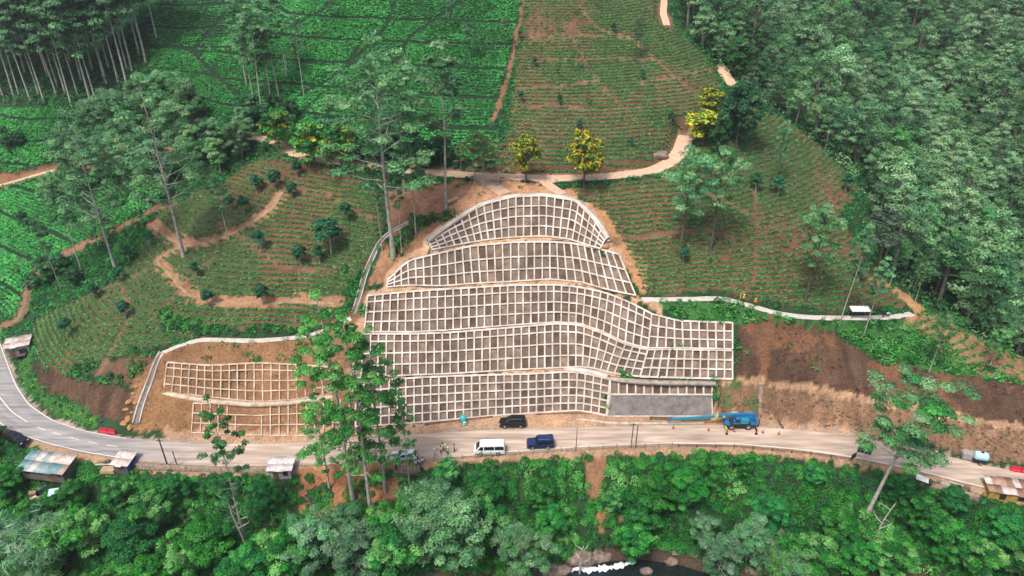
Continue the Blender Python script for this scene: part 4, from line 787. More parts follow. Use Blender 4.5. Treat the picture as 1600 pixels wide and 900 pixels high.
def _ridge_xy(): q = ridge[np.argsort(ridge[:, 1])]; return q[:, 1], q[:, 0]
# every leftover patch of ground: weeds and low scrub
L = LB(); _w = GXX > np.interp(GYY, *_ridge_xy()) + 1.5
left = (np.abs(GC - np.array(C_FOR)).sum(-1) < .01) & FREE & ~_w & (GYY > 88) & (GYY < 235) & (GXX > -130); P = sample(left, 1.3); q_ = proj(np.column_stack([P, Hat(P[:, 0], P[:, 1])])); P = P[(q_[1] < 640)]; n = len(P); print('scrub', n)
dome_leaves(L, P, rng.uniform(.3, .9, n), rng.uniform(.25, .9, n) * (.6 + fbm(P[:, 0], P[:, 1], 6, 12)), 20, .27, PAL['gorge'] + PAL['dark'][:1], .8, .3)
link('scrub', L.mesh('scrub', LEAF), kind='stuff')
# gorge slope below the road
L = LB(); Dro, _z = seg_dist(RO, 60)
below = (GYY < np.interp(GXX, RO[np.argsort(RO[:, 0]), 0], RO[np.argsort(RO[:, 0]), 1])) & ~ROADM & (Dro > 1.5) & (GYY > 40)
river = blur(RIVM.astype(float), 1.0) > .12
gb = below & ~mSOILG & ~river
P = sample(gb & (GYY > 60), 1.7); n = len(P); hgt = .25 + 2.6 * np.clip(fbm(P[:, 0], P[:, 1], 5, 97) - .36, 0, 1) ** 1.0; hgt *= np.clip((np.interp(P[:, 0], RO[np.argsort(RO[:, 0]), 0], RO[np.argsort(RO[:, 0]), 1]) - P[:, 1]) / 5, .35, 1)
tone = fbm(P[:, 0], P[:, 1], 7, 98); print('gorge', n)
for lo, hi, pal in ((0, .46, PAL['gorge'][:3] + PAL['dark']), (.46, .58, PAL['gorge']), (.58, 1.1, PAL['gorge'] + PAL['gorgel'])):
    m = (tone >= lo) & (tone < hi); q = P[m]
    z0 = hgt[m]
    dome_leaves(L, q, rng.uniform(.5, .95, len(q)), z0 * rng.uniform(.8, 1.3, len(q)) + .3, 84, .19, pal, .8, .3)
link('undergrowth', L.mesh('undergrowth', LEAF), kind='stuff')
# river and rocks
wm = mat('river_water', (.012, .018, .018), .12, noise=.4, nscale=1.5, bump=.5, bscale=1.2, spec=.5)
me = new_mesh('river', np.array([(-300, 55, -10.0), (320, 55, -10.0), (320, 80, -10.0), (-300, 80, -10.0)], float), np.array([[0, 1, 2, 3]]), wm); link('river', me, kind='structure')
def blob(c, r, seed, n=10):
    V = []; Fs = []
    for i in range(n + 1):
        th = math.pi * i / n
        for k in range(12):
            ph = 2 * math.pi * k / 12; d = np.array([math.sin(th) * math.cos(ph), math.sin(th) * math.sin(ph), math.cos(th)]); s = 1 + .55 * (float(vnoise(np.array(d[0] * 1.7 + seed), np.array(d[1] * 1.7 + d[2] * 2.3), 3)) - .5); V.append(np.array(c) + d * s * np.array(r))
    Fs = [(i * 12 + k, i * 12 + (k + 1) % 12, (i + 1) * 12 + (k + 1) % 12, (i + 1) * 12 + k) for i in range(n) for k in range(12)]
    return V, Fs
rockm = mat('river_rock', (.26, .20, .16), .85, nscale=1.2, col2=(.08, .06, .05), bump=.8, bscale=3)
for i, (px, py, r, s) in enumerate([(905, 872, 2.2, 'tan'), (935, 868, 1.8, 'tan'), (880, 890, 1.3, 'brown'), (858, 893, 1.6, 'dark'), (1058, 862, 1.6, 'brown'), (1085, 870, 1.1, 'dark'), (1178, 890, 1.5, 'pinkish'), (1150, 885, 1.0, 'dark'), (1048, 878, .9, 'brown'), (890, 862, 1.3, 'brown'), (960, 865, .9, 'dark'), (1010, 892, .8, 'brown')]):
    c = at_z(px, py, -9.7); V, Fs = blob((0, 0, 0), (r * 1.2, r * .8, r * .7), i * 3.1)
    m_ = MB().add(V, Fs).mesh('river_rock', rockm, smooth=True); tag(link('river_rock', m_, loc=c), ['large tan boulder beside the white rapids', 'rounded tan boulder just above the white water', 'brown rock at the left end of the rapids', 'dark wet boulder at the far left of the river', 'brown rock under the dark bank right of the rapids', 'small dark rock in the shaded river bend', 'pinkish boulder at the right end of the visible river', 'dark rock left of the pinkish boulder', 'small brown rock in the dark pool', 'brown rock above the largest tan boulder', 'small dark rock right of the tan boulders', 'small brown rock at the bottom edge of the pool'][i], 'rock')
fm = mat('white_water', (.75, .8, .8), .6, nscale=2.5, col2=(.35, .42, .42), bump=.8, bscale=4)
V = []; fl = [(886, 884), (900, 888), (925, 890), (950, 888), (975, 883), (992, 878)]
fp = resample([at_z(a, b, -9.9) for a, b in fl], .35)
for i, p in enumerate(fp):
    f = i / (len(fp) - 1); hw = (.7 + .3 * math.sin(i * .9) + .15 * math.sin(i * 2.7)) * (1 - .55 * f)
    for k in range(7):
        s = k / 3 - 1; V.append((p[0] + .15 * math.sin(i * 2.1 + k), p[1] + s * hw * (1 + .4 * math.sin(i * 3.7 + k)), p[2] + .10 + .16 * (1 - s * s) * (.5 + .8 * float(vnoise(np.array(i * .8), np.array(k * .9), 8)))))
link('river_foam', new_mesh('river_foam', np.array(V), np.array([(i * 7 + k, i * 7 + k + 1, (i + 1) * 7 + k + 1, (i + 1) * 7 + k) for i in range(len(fp) - 1) for k in range(6)]), fm, smooth=True), kind='stuff')

# ------------------------------------------------------------------ trees one can tell apart
for a in [
 ('euc', 615, 402, 45, 'tallest silvery trunked tree left of the topmost grid tier', dict(w_=1.15)), ('eucslim', 650, 368, 175, 'slim straight pale trunk right of the tallest tree', dict(w_=.9)), ('eucslim', 598, 392, 210, 'thin pale stem directly left of the tallest tree', dict(w_=.7)), ('eucslim', 628, 398, 235, 'thin pale stem directly right of the tallest tree', dict(w_=.6)), ('eucslim', 661, 340, 215, 'thin stem between the straight pale trunk and the road junction', dict(w_=.7)), ('eucslim', 697, 327, 58, 'tall tree leaning its crown right, by the junction of the upper road', dict(w_=1.2)),
 ('eucslim', 632, 300, 70, 'pale trunk behind the tallest tree, standing by the upper road', dict(w_=1.1)), ('euc', 287, 400, 112, 'large broad crowned tree standing on the tea hill left of the centre', dict(w_=1.05)), ('euc', 182, 424, 165, 'tall tree with pale blotched trunk where lush tea meets the bare rows', dict(w_=1.0)),
 ('eucslim', 128, 424, 275, 'thin leaning pale trunk beside the green hollow', {}), ('eucslim', 95, 452, 330, 'thinnest pale trunk leaning over the green hollow', dict(w_=.6)), ('eucslim', 218, 330, 200, 'slim pale trunk just above the contour path', {}), ('eucslim', 236, 333, 225, 'shorter slim trunk to the right of another slim trunk on the contour path', {}),
 ('eucslim', 358, 376, 270, 'slender tree at the end of the dirt track across the left hill', dict(w_=.9)), ('eucslim', 155, 390, 300, 'slim tree between the two thin leaning trunks and the blotched trunk', dict(w_=.8)),
 ('palewood', 1062, 398, 240, 'grey green tree with dark forked trunk on the right tea slope', dict(w_=.8)), ('palewood', 1110, 392, 232, 'grey green tree just right of the dark forked trunk', dict(w_=.75)), ('palewood', 1258, 470, 322, 'tree with two dark stems above the pale footpath', dict(w_=.7)), ('thin', 1263, 430, 330, 'dark bare stem leaning behind the tree with two stems', dict(w_=.8)),
 ('palewood', 1212, 285, 188, 'narrow tufted tree on the steep right flank of the hill', dict(w_=.45)), ('eucslim', 1312, 506, 345, 'thin tree rising from the footpath left of the white canopy', dict(w_=.8)), ('eucslim', 1350, 522, 400, 'short pale trunk leaning right below the white canopy', dict(w_=.8)), ('albizia', 1390, 445, 375, 'bright green bushy topped tree on the ridge line', dict(w_=.8)),
 ('albizia', 1430, 470, 410, 'small round topped tree on the ridge right of the bushy one', dict(w_=.7)), ('thin', 1365, 450, 330, 'slender tree on the ridge by the bushy topped one', dict(w_=1.6)), ('albizia', 1452, 580, 490, 'small tree on the planted spur above the dark cut', dict(w_=.7)), ('albizia', 1545, 575, 515, 'small shrub like tree at the far end of the spur', dict(w_=.9)),
 ('hero', 552, 782, 445, 'front left stem of the big bright green trio below the road', dict(w_=.85)), ('hero', 580, 802, 470, 'tallest stem of the big bright green trio below the road', dict(w_=.8)), ('hero', 602, 768, 505, 'right stem of the big bright green trio below the road', dict(w_=.78)), ('hero', 515, 765, 600, 'low leafy stem at the foot of the bright green trio', dict(w_=.8)),
 ('hero', 640, 760, 610, 'slim bright tree at the right foot of the bright green trio', dict(w_=.55)),
 ('hero', 388, 862, 610, 'bright green tree standing in front of the unfinished grid', dict(w_=.62)), ('albizia', 1354, 805, 588, 'leaning tree with layered crown over the road beside the sign boards', dict(w_=.95, tilt=.10)),
 ('darkround', 1150, 228, 130, 'dark round tree behind the yellow flowering tree at the road bend', dict(w_=.9)), ('darkround', 1120, 245, 175, 'dark tree right of the yellow flowering tree at the bend', dict(w_=.6)), ('darkround', 1150, 122, 62, 'dark tree with light top where the far track enters the forest', dict(w_=.9)),
 ('yellow', 1098, 228, 173, 'yellow flowering tree at the bend of the upper road', dict(w_=1.25)), ('yellow', 1106, 190, 138, 'yellow green tree up the slope behind the flowering one at the bend', dict(w_=1.0)), ('yellow', 912, 292, 208, 'yellow flowering tree beside the upper road right of the grid top', dict(w_=.85)), ('yellow', 822, 285, 212, 'yellow flowering tree beside the upper road above the grid top', dict(w_=.75)),
 ('greenyel', 437, 232, 172, 'dark bushy tree with yellow flowers at the left end of the upper road', dict(w_=1.0)), ('greenyel', 492, 255, 188, 'dark bushy tree with yellow flowers, middle of three by the upper road', dict(w_=1.0)), ('greenyel', 534, 262, 195, 'dark bushy tree with a few yellow flowers nearest the tallest tree', dict(w_=1.0)),
 ('rusty', 742, 284, 205, 'thin rusty leaved tree at the road junction', {}), ('rusty', 755, 292, 212, 'light green thin tree at the road junction', {}), ('rusty', 778, 290, 218, 'small thin tree right of the road junction', {}), ('rusty', 720, 262, 225, 'small leafy tree left of the road junction', {}),
 ('eucslim', 410, 178, 5, 'tall pale trunked tree left of the bare earth gully', dict(w_=1.0)), ('eucslim', 398, 168, 20, 'tall pale trunked tree at the left end of the gully group', dict(w_=1.0)), ('eucslim', 436, 152, -20, 'tall pale trunked tree above the bare earth gully', dict(w_=1.0)), ('eucslim', 448, 120, -25, 'farthest pale trunked tree above the gully', dict(w_=1.0)), ('eucslim', 425, 165, 30, 'slim tree in the middle of the gully group', dict(w_=.9)),
 ('eucslim', 475, 150, 12, 'slim tree right of the gully group among lush tea', dict(w_=.7)), ('eucslim', 385, 130, -20, 'tree behind the gully group', dict(w_=1.0)), ('thin', 705, 52, 0, 'small tree near the top among lush tea', dict(w_=1.2)), ('thin', 517, 40, -30, 'thin dark tree near the top edge of the lush tea', {}),
 ('thin', 897, 28, -10, 'thin bare tree at the top of the young tea', {}), ('thin', 992, 96, 28, 'thin dark tree in the young tea near the ridge', dict(w_=1.1)), ('thin', 1001, 88, 35, 'thin dark tree beside another near the ridge', {}), ('thin', 903, 112, 68, 'thin tree halfway up the young tea', {}), ('thin', 917, 168, 140, 'short bare stem in the young tea', {}),
 ('thin', 970, 212, 172, 'thin leafless stem above the roadside young tea', dict(w_=.6)), ('thin', 853, 58, 20, 'pale thin tree near the field boundary', {}), ('thin', 1055, 72, 45, 'small tree on the ridge line near the far track', {}), ('thin', 1158, 165, 120, 'thin tree on the ridge by the far track', {}), ('thin', 735, 95, 35, 'pale leafless looking tree in lush tea', dict(w_=1.6)), ('thin', 790, 75, 28, 'pale small tree beside the field boundary', dict(w_=1.4)),
 ('thin', 765, 100, 55, 'faint thin tree in lush tea near the boundary', {}),
]:
    at_tree(*a[:5], **a[5])
at_tree('shade', 518, 398, 345, 'small umbrella shaped tree with visible forked trunk on the left hill', w_=1.2)
SH = [(465, 277), (457, 310), (543, 348), (408, 390), (470, 415), (500, 412), (308, 434), (197, 497), (108, 524), (326, 480), (187, 442), (411, 476), (361, 330), (382, 334), (431, 298), (401, 302), (203, 412), (148, 468), (1067, 412), (236, 385), (345, 300),
      (815, 160), (835, 105), (874, 165), (812, 62), (958, 52), (985, 232), (1048, 190), (1002, 125), (1215, 305), (1320, 300), (1340, 440), (1180, 300), (905, 205), (120, 320), (12, 222), (40, 352)]
for i, (px, py) in enumerate(SH):
    hh = rng.uniform(3.2, 4.4) if px < 600 or px > 1060 else 2.4
    reg = 'on the left tea hill above the dirt track' if px < 600 and py < 400 and px > 280 else 'on the left tea hill below the dirt track' if px < 600 and py > 400 and px > 280 else 'at the left edge tea slopes' if px < 280 and py < 420 else 'on the lower left hill nose' if px < 280 else 'in the young tea above the upper road' if py < 240 else 'on the right tea slope'
    auto(put('shade', look1(px, py), 'small round dark green shade tree dotted over the tea slopes', name='shade_tree', h=hh, w_=1.15, group='round shade trees in the tea'), 'small round shade tree ' + reg, px)
# eucalyptus grove upper left
GRV = [(5, 150), (22, 150), (30, 148), (48, 158), (62, 150), (70, 162), (92, 140), (104, 150), (112, 165), (90, 152), (122, 150), (140, 152), (150, 158), (128, 128), (162, 120), (166, 128), (186, 132), (200, 138), (206, 108), (198, 105), (228, 96), (218, 85), (170, 105), (145, 110), (75, 120), (40, 115), (10, 110), (110, 95), (60, 85), (190, 70), (30, 75), (140, 70), (90, 55), (215, 50), (0, 60), (165, 45), (245, 60), (-25, 150), (-30, 110), (-20, 70), (20, 30), (120, 25)]
for px, py in GRV: auto(put('grove', look1(px, py), 'x', name='grove_tree', h=rng.uniform(29, 37), group='trees of the upper left grove'), 'tall tree in the %s row of the upper left grove' % ('front' if py > 145 else 'second' if py > 112 else 'third' if py > 72 else 'back'), px)
for px, py, h_ in [(215, 275, 14), (170, 290, 13), (130, 300, 12), (250, 300, 12), (285, 245, 13), (310, 262, 10), (340, 248, 9), (120, 262, 10), (200, 235, 15), (160, 235, 13), (265, 200, 14), (300, 205, 12), (235, 215, 14), (345, 270, 8), (380, 250, 9), (385, 215, 7), (90, 320, 8)]:
    auto(put('willowy', look1(px, py), 'x', name='feathery_tree', h=h_, w_=1.05, group='feathery trees around the farm track'), 'feathery tree %s the farm track on the left' % ('below' if py > 265 else 'beside' if py > 240 else 'above'), px)
for px, py, h_ in [(330, 232, 7), (360, 228, 6), (390, 196, 7), (300, 190, 8), (270, 178, 7), (560, 250, 6), (580, 240, 6), (660, 262, 6), (690, 255, 6), (475, 235, 5), (600, 250, 8), (15, 235, 4), (30, 228, 4), (75, 445, 5), (100, 430, 5), (55, 455, 4), (120, 445, 4), (70, 425, 4), (455, 190, 5), (430, 180, 5), (505, 215, 5)]:
    auto(put('darkround', look1(px, py), 'x', name='bushy_tree', h=h_, w_=1.1, group='low bushy trees by the tracks'), 'low bushy tree ' + ('in the green hollow at the left' if py > 400 else 'at the left edge of the view' if px < 100 else 'below the tall trees left of the upper road' if px < 400 else 'beside the upper road left of the tallest tree' if px < 605 else 'beside the upper road right of the tallest tree'), px)
finish_labels()

# gorge trees, seen from above
AUTO.clear()
GT = [('bamboo', 35, 880, 8), ('bamboo', 70, 905, 8), ('bamboo', 10, 900, 8), ('bamboo', 100, 860, 6), ('bamboo', 1210, 900, 6), ('gorgel', 960, 800, 4), ('bamboo', 520, 860, 5), ('gorgel', 150, 860, 8), ('gorge', 215, 880, 9), ('gorgel', 250, 830, 8), ('gorge', 330, 885, 9), ('gorgel', 300, 900, 8), ('gorge', 120, 800, 6), ('gorge', 20, 775, 6), ('gorge', 60, 835, 7), ('gorgel', 190, 790, 5), ('gorge', 280, 780, 5), ('gorge', 345, 790, 6), ('gorge', 420, 800, 6),
      ('gorgep', 500, 890, 11), ('gorgep', 560, 905, 11), ('gorgel', 620, 900, 10), ('gorgel', 455, 905, 9), ('willowy', 670, 880, 14), ('willowy', 715, 895, 15), ('willowy', 690, 850, 12), ('gorgel', 750, 850, 9), ('gorgep', 822, 905, 10), ('gorgep', 800, 880, 8), ('gorge', 760, 790, 6), ('gorge', 845, 800, 6), ('gorge', 860, 840, 6),
      ('gorge', 1000, 835, 8), ('gorge', 1020, 800, 8), ('gorge', 990, 870, 7), ('gorge', 1065, 790, 8), ('gorge', 1090, 760, 7), ('gorgep', 1120, 905, 9), ('gorgep', 1165, 880, 9), ('gorgep', 1095, 850, 6), ('gorgel', 1250, 905, 9), ('gorgep', 1230, 925, 9), ('gorge', 1200, 830, 7), ('gorge', 1300, 850, 7), ('gorgel', 1380, 900, 7), ('gorge', 1330, 900, 7),
      ('gorge', 1430, 830, 7), ('gorge', 1470, 870, 7), ('gorgel', 1520, 900, 7), ('gorge', 1560, 860, 7), ('gorge', 1400, 780, 5), ('gorge', 1480, 800, 5), ('gorgel', 1590, 905, 7), ('gorge', 1270, 760, 4), ('gorge', 1160, 740, 4), ('gorge', 400, 920, 9), ('gorgel', 700, 760, 5), ('gorge', 0, 840, 8),
      ('gorge', 240, 935, 8), ('gorgep', 540, 850, 8), ('gorgel', 600, 850, 7), ('gorge', 640, 820, 6), ('gorge', 470, 860, 7), ('gorge', -10, 690, 5), ('gorge', -25, 730, 6)]
GN = {'bamboo': ('pale feathery bamboo clump', 'bamboo_clump', 'bamboo clumps of the gorge'), 'gorge': ('leafy deep green tree on the steep bank below the road', 'leafy_tree', 'deep green trees on the gorge bank'), 'gorgel': ('yellowish light green tree on the steep bank below the road', 'light_tree', 'light green trees on the gorge bank'), 'gorgep': ('pale grey green tree at the bottom of the gorge', 'pale_tree', 'pale trees on the gorge bank'), 'willowy': ('tall feathery grey green tree rising from the gorge below the minibus', 'feathery_tree', 'feathery trees of the gorge')}
for k_, px, py, h_ in GT:
    lb, nm, gr = GN[k_]; row = 'high on the bank below ' if py < 800 else 'halfway down the bank below ' if py < 865 else 'low at the picture bottom below '
    auto(put(k_, look1(px, py), lb, name=nm, h=h_, group=gr), {'bamboo': 'pale feathery bamboo clump ', 'gorge': 'deep green tree ', 'gorgel': 'light green tree ', 'gorgep': 'pale grey green tree ', 'willowy': 'feathery tall tree '}[k_] + row + under_(px), px)
finish_labels()
def bare(px, py, topy, r, lean, label):
    P = look1(px, py); h = top_h(P, topy); t = thing('dead_tree', label, 'dead tree', P); pts = [(lean * h * f + .15 * math.sin(f * 7), .1 * math.sin(f * 5), h * f - .3) for f in np.linspace(0, 1, 7)]
    MB().tube(pts, list(np.linspace(r, r * .3, 7)), 7).build('trunk', BARKP, t)
    for k in range(5): f = .45 + .1 * k; a = k * 2.3; p = np.array([lean * h * f, 0, h * f]); MB().tube([p, p + np.array([math.cos(a) * h * .13, math.sin(a) * h * .13, h * .09]), p + np.array([math.cos(a) * h * .17, math.sin(a) * h * .17, h * .17])], [r * .4, r * .25, r * .08], 5).build('limb', BARKP, t)
bare(1357, 858, 785, .2, .12, 'bare grey trunk standing alone below the sign boards'); bare(388, 868, 770, .22, -.06, 'bare pale branching trunk in the gorge at the lower left'); bare(1505, 497, 420, .35, .25, 'big bare leaning trunk at the forest edge behind the ridge'); bare(903, 905, 850, .2, .05, 'thin bare trunk at the river edge')

# ------------------------------------------------------------------ forest on the right
def forest_mesh(i, pal, h=10, cr=3.1, cols=1):
    T = LB(); nl = 15; T.tube([(0, 0, -1), (.3, .1, h * .5), (.2, .3, h * .85)], [.28, .2, .08], 6, mi=1, col=(1, 1, 1))
    for k in range(nl):
        f = math.sqrt((k + .5) / nl); a = k * 2.4 + rng.uniform(-.3, .3); c = np.array([math.cos(a) * f * cr * .8, math.sin(a) * f * cr * .8, h * (.92 - .55 * f * f) + rng.uniform(-.6, .6)])
        clump(T, c, cr * rng.uniform(.3, .5), 115, .26, pal, .65, .8)
        if k % 3 == 0: T.tube([(0.2, .1, h * .45), c], [.12, .03], 4, mi=1, col=(1, 1, 1))
    return T.mesh('forest_tree', [LEAF, mat('forest_bark', (.22, .19, .16), .9, noise=.5, nscale=1.5)])
FM = [('mid', forest_mesh(0, PAL['forest'])), ('mid', forest_mesh(1, PAL['forest'])), ('pale', forest_mesh(2, PAL['forestp'])), ('dark', forest_mesh(3, PAL['forestd'])), ('green', forest_mesh(4, PAL['forestg'])), ('mid', forest_mesh(5, PAL['forest'] + PAL['forestd']))]
pts = []
for gy in np.arange(92, 345, 4.5):
    for gx in np.arange(40, 320, 4.5):
        x, y = gx + rng.uniform(-2.2, 2.2), gy + rng.uniform(-2.2, 2.2); pts.append((x, y))
pts = np.array(pts); z = Hat(pts[:, 0], pts[:, 1]); qx, qy, dep = proj(np.column_stack([pts, z + 10]))
gx_, gy_, _ = proj(np.column_stack([pts, z]))
RX = np.array([-20, 15, 60, 102, 128, 168, 218, 275, 300, 395, 438, 482, 510, 560, 640]); RXX = np.array([1052, 1062, 1092, 1136, 1164, 1216, 1286, 1346, 1362, 1366, 1404, 1456, 1512, 1618, 1760])
# beyond the ridge: farther out than the ridge line on the ground
rx = np.interp(pts[:, 1], *_ridge_xy())
ok = (pts[:, 0] > rx + 3.2) & (qx < 1780) & (qy > -70) & (gx_ > 1000); ok &= Hat(pts[:, 0], pts[:, 1]) < 75
pts, z, dep = pts[ok], z[ok], dep[ok]; o_ = np.argsort(dep); pts, z = pts[o_], z[o_]; print('forest trees', len(pts))
tone = fbm(pts[:, 0], pts[:, 1], 22, 44)
def pick(i):
    u = rng.random(); t = tone[i]
    return 3 if (t < .42 and u < .4) else 2 if (t > .55 and u < .4) else 4 if u < .16 else [0, 1, 5][rng.integers(3)]
FLAB = {'mid': 'mid green tree in the dense forest beyond the ridge', 'pale': 'pale greyish green tree in the dense forest beyond the ridge', 'dark': 'dark green tree in the dense forest beyond the ridge', 'green': 'bright green tree in the dense forest beyond the ridge'}
NF = 260; rest = []
for i, (p, zz) in enumerate(zip(pts, z)):
    k = pick(i); s = rng.choice([.7, .85, 1.0, 1.2, 1.55], p=[.15, .3, .3, .18, .07]) * rng.uniform(.9, 1.1); a = rng.uniform(0, 6.28)
    if i < NF:
        o = link('forest_tree', FM[k][1], loc=(p[0], p[1], zz)); o.rotation_euler = (rng.uniform(-.06, .06), rng.uniform(-.06, .06), a); o.scale = (s, s, s * rng.uniform(.85, 1.25)); tag(o, FLAB[FM[k][0]], 'tree', FM[k][0] + ' trees of the forest beyond the ridge')
    else: rest.append((p[0], p[1], zz, s, a, k))
# the farther wood as one mass: the same trees instanced on points
hid = bpy.data.collections.new('forest_sources')
for i, (_, m) in enumerate(FM):
    o = bpy.data.objects.new('forest_source_%d' % i, m); hid.objects.link(o)
rest = np.array(rest); me = bpy.data.meshes.new('forest'); me.vertices.add(len(rest)); me.vertices.foreach_set('co', rest[:, :3].astype(np.float32).ravel())
for nm_, ty, c in (('s', 'FLOAT', rest[:, 3]), ('a', 'FLOAT', rest[:, 4]), ('k', 'INT', rest[:, 5])):
    at_ = me.attributes.new(nm_, ty, 'POINT'); at_.data.foreach_set('value', c.astype(np.int32 if ty == 'INT' else np.float32))
fo = link('forest', me, kind='stuff'); ng = bpy.data.node_groups.new('forest_nodes', 'GeometryNodeTree'); ng.interface.new_socket('Geometry', in_out='INPUT', socket_type='NodeSocketGeometry'); ng.interface.new_socket('Geometry', in_out='OUTPUT', socket_type='NodeSocketGeometry')
N_ = ng.nodes; gi = N_.new('NodeGroupInput'); go = N_.new('NodeGroupOutput'); ip = N_.new('GeometryNodeInstanceOnPoints'); ci_ = N_.new('GeometryNodeCollectionInfo'); ci_.inputs['Collection'].default_value = hid; ci_.inputs['Separate Children'].default_value = True; ci_.inputs['Reset Children'].default_value = True
def na(nm_, ty):
    n_ = N_.new('GeometryNodeInputNamedAttribute'); n_.data_type = ty; n_.inputs['Name'].default_value = nm_; return [s for s in n_.outputs if s.enabled and s.name == 'Attribute'][0]
cx = N_.new('ShaderNodeCombineXYZ'); lk = ng.links.new; lk(gi.outputs[0], ip.inputs['Points']); lk(ci_.outputs[0], ip.inputs['Instance']); ip.inputs['Pick Instance'].default_value = True; lk(na('k', 'INT'), ip.inputs['Instance Index']); lk(na('a', 'FLOAT'), cx.inputs[2]); lk(cx.outputs[0], ip.inputs['Rotation']); lk(na('s', 'FLOAT'), ip.inputs['Scale']); lk(ip.outputs[0], go.inputs[0])
fo.modifiers.new('forest', 'NODES').node_group = ng
# undergrowth under the woods
L = LB(); wood = (GXX > np.interp(GYY, ridge[np.argsort(ridge[:, 1]), 1], ridge[np.argsort(ridge[:, 1]), 0]) + 1.5) & (GYY > 95) & (GYY < 240)
P = sample(wood, .2); n = len(P); dome_leaves(L, P, rng.uniform(1, 2.2, n), rng.uniform(.8, 2.8, n), 44, .4, PAL['dark'] + PAL['forest'] + PAL['gorge'][:1], .8, .3)
gm_ = region((-40, 168), (-40, -30), (235, -30), (240, 100), (225, 160)); P = sample(gm_, .5); n = len(P); dome_leaves(L, P, rng.uniform(.8, 1.5, n), rng.uniform(.8, 2, n), 26, .42, PAL['dark'] + PAL['forestd'], .8, .3)
link('forest_undergrowth', L.mesh('forest_undergrowth', LEAF), kind='stuff')

# ------------------------------------------------------------------ vehicles
GLASS = mat('dark_glass', (.012, .015, .02), .08, spec=.6); TYRE = mat('tyre_rubber', (.018, .018, .018), .9); RIMM = mat('wheel_rim', (.45, .45, .46), .35, metal=.8); LAMP = mat('lamp_lens', (.8, .8, .75), .15); REDL = mat('red_lens', (.4, .01, .01), .2); BLK = mat('black_plastic', (.02, .02, .022), .7); DUST = (.30, .24, .18)
def arc(cx, cz, r, a0, a1, n=7): return [(cx + r * math.cos(math.radians(a0 + (a1 - a0) * k / n)), cz + r * math.sin(math.radians(a0 + (a1 - a0) * k / n))) for k in range(n + 1)]
def wheel(parent, x, y, r, w_=.22):
    wl = MB(); side = 1 if y > 0 else -1
    prof = [(r * .62, -w_ / 2), (r * .93, -w_ / 2), (r, -w_ * .3), (r, w_ * .3), (r * .93, w_ / 2), (r * .62, w_ / 2)]; n = 20; V = []; Fs = []
    for i in range(n):
        a = 2 * math.pi * i / n
        for q, yy in prof: V.append((math.cos(a) * q, yy, math.sin(a) * q))
    k = len(prof); Fs = [(i * k + j, i * k + (j + 1) % k, ((i + 1) % n) * k + (j + 1) % k, ((i + 1) % n) * k + j) for i in range(n) for j in range(k)]
    o = wl.add(V, Fs).build('wheel', TYRE, parent, smooth=True); o.location = (x, y, r)
    rb = MB(); V = []; 
    for q, yy in ((r * .64, -side * w_ * .3), (r * .62, side * w_ * .40), (r * .25, side * w_ * .30), (r * .12, side * w_ * .42), (0.001, side * w_ * .42)):
        for i in range(10): a = 2 * math.pi * i / 10; V.append((math.cos(a) * q, yy, math.sin(a) * q))
    rb.add(V, [(j * 10 + i, j * 10 + (i + 1) % 10, (j + 1) * 10 + (i + 1) % 10, (j + 1) * 10 + i) for j in range(4) for i in range(10)]).build('rim', RIMM, o)
def car(name, label, P, rz, paint, L, W, Hh, lower, green, wb, wr, side_w, front_w, rear_w, zb, tum=.16, rails=False):
    """lower/green: side outlines (x,z); side_w: list of side window outlines; front_w, rear_w: (x0,z0,x1,z1)"""
    t = thing(name, label, 'car' if 'minibus' not in name else 'minibus', P, rz); h = W / 2
    ins = lambda z: 0 if z <= zb else tum * (z - zb) / (Hh - zb)
    b = MB(); b.prism(lower, -h, h, [0.05 if abs(x) > L / 2 - .06 else 0 for x, z in lower]); b.build('body', paint, t, bevel=.03)
    MB().prism(green, -h, h, [ins(z) + .02 for x, z in green]).build('cabin', paint, t, bevel=.03)
    for s in (-1, 1):
        for wv in side_w:
            P1 = [(x, s * (h - ins(z) - .012), z) for x, z in wv]; P2 = [(x, s * (h - ins(z) + .008), z) for x, z in wv]; n = len(wv)
            MB().add(P1 + P2, [tuple(range(n)), tuple(range(2 * n - 1, n - 1, -1))] + [(i, i + n, (i + 1) % n + n, (i + 1) % n) for i in range(n)]).build('window', GLASS, t)
        MB().box((L / 2 - .02 if 'minibus' in name else L / 2 - .03, s * (h - .28), .72 if Hh > 1.6 else .62), (.07, .36, .16)).build('headlight', LAMP, t, bevel=.02)
        MB().box((-L / 2 + .02, s * (h - .14), .95), (.06, .16, .34)).build('tail_light', REDL, t, bevel=.015)
        MB().box((green[1][0] - .25 if len(green) > 2 else 1, s * (h + .1), zb + .08), (.12, .2, .14)).build('wing_mirror', BLK, t, bevel=.02)
        for x in wb: wheel(t, x, s * (h - .1), wr)
    for (nm, q, e) in (('windscreen', front_w, 1), ('rear_window', rear_w, -1)):
        x0, z0, x1, z1 = q; P8 = [(x0, -(h - ins(z0) - .14), z0), (x0, (h - ins(z0) - .14), z0), (x1, (h - ins(z1) - .16), z1), (x1, -(h - ins(z1) - .16), z1)]; dx = .02 * e
        MB().hexa([(x - .0, y, z) for x, y, z in P8] + [(x + dx * 1.6, y, z + .012) for x, y, z in P8]).build(nm, GLASS, t)
    MB().box((L / 2 + .02, 0, .45), (.12, W * .92, .2)).build('bumper', BLK if 'suv' in label or 'off-road' in label else paint, t, bevel=.03); MB().box((-L / 2 - .02, 0, .45), (.12, W * .92, .2)).build('bumper', BLK, t, bevel=.03)
    if rails:
        for s in (-1, 1): MB().tube([(-1.5, s * (h - .3), Hh + .06), (.4, s * (h - .3), Hh + .06)], .025, 6).build('roof_rail', RIMM, t)
    return t
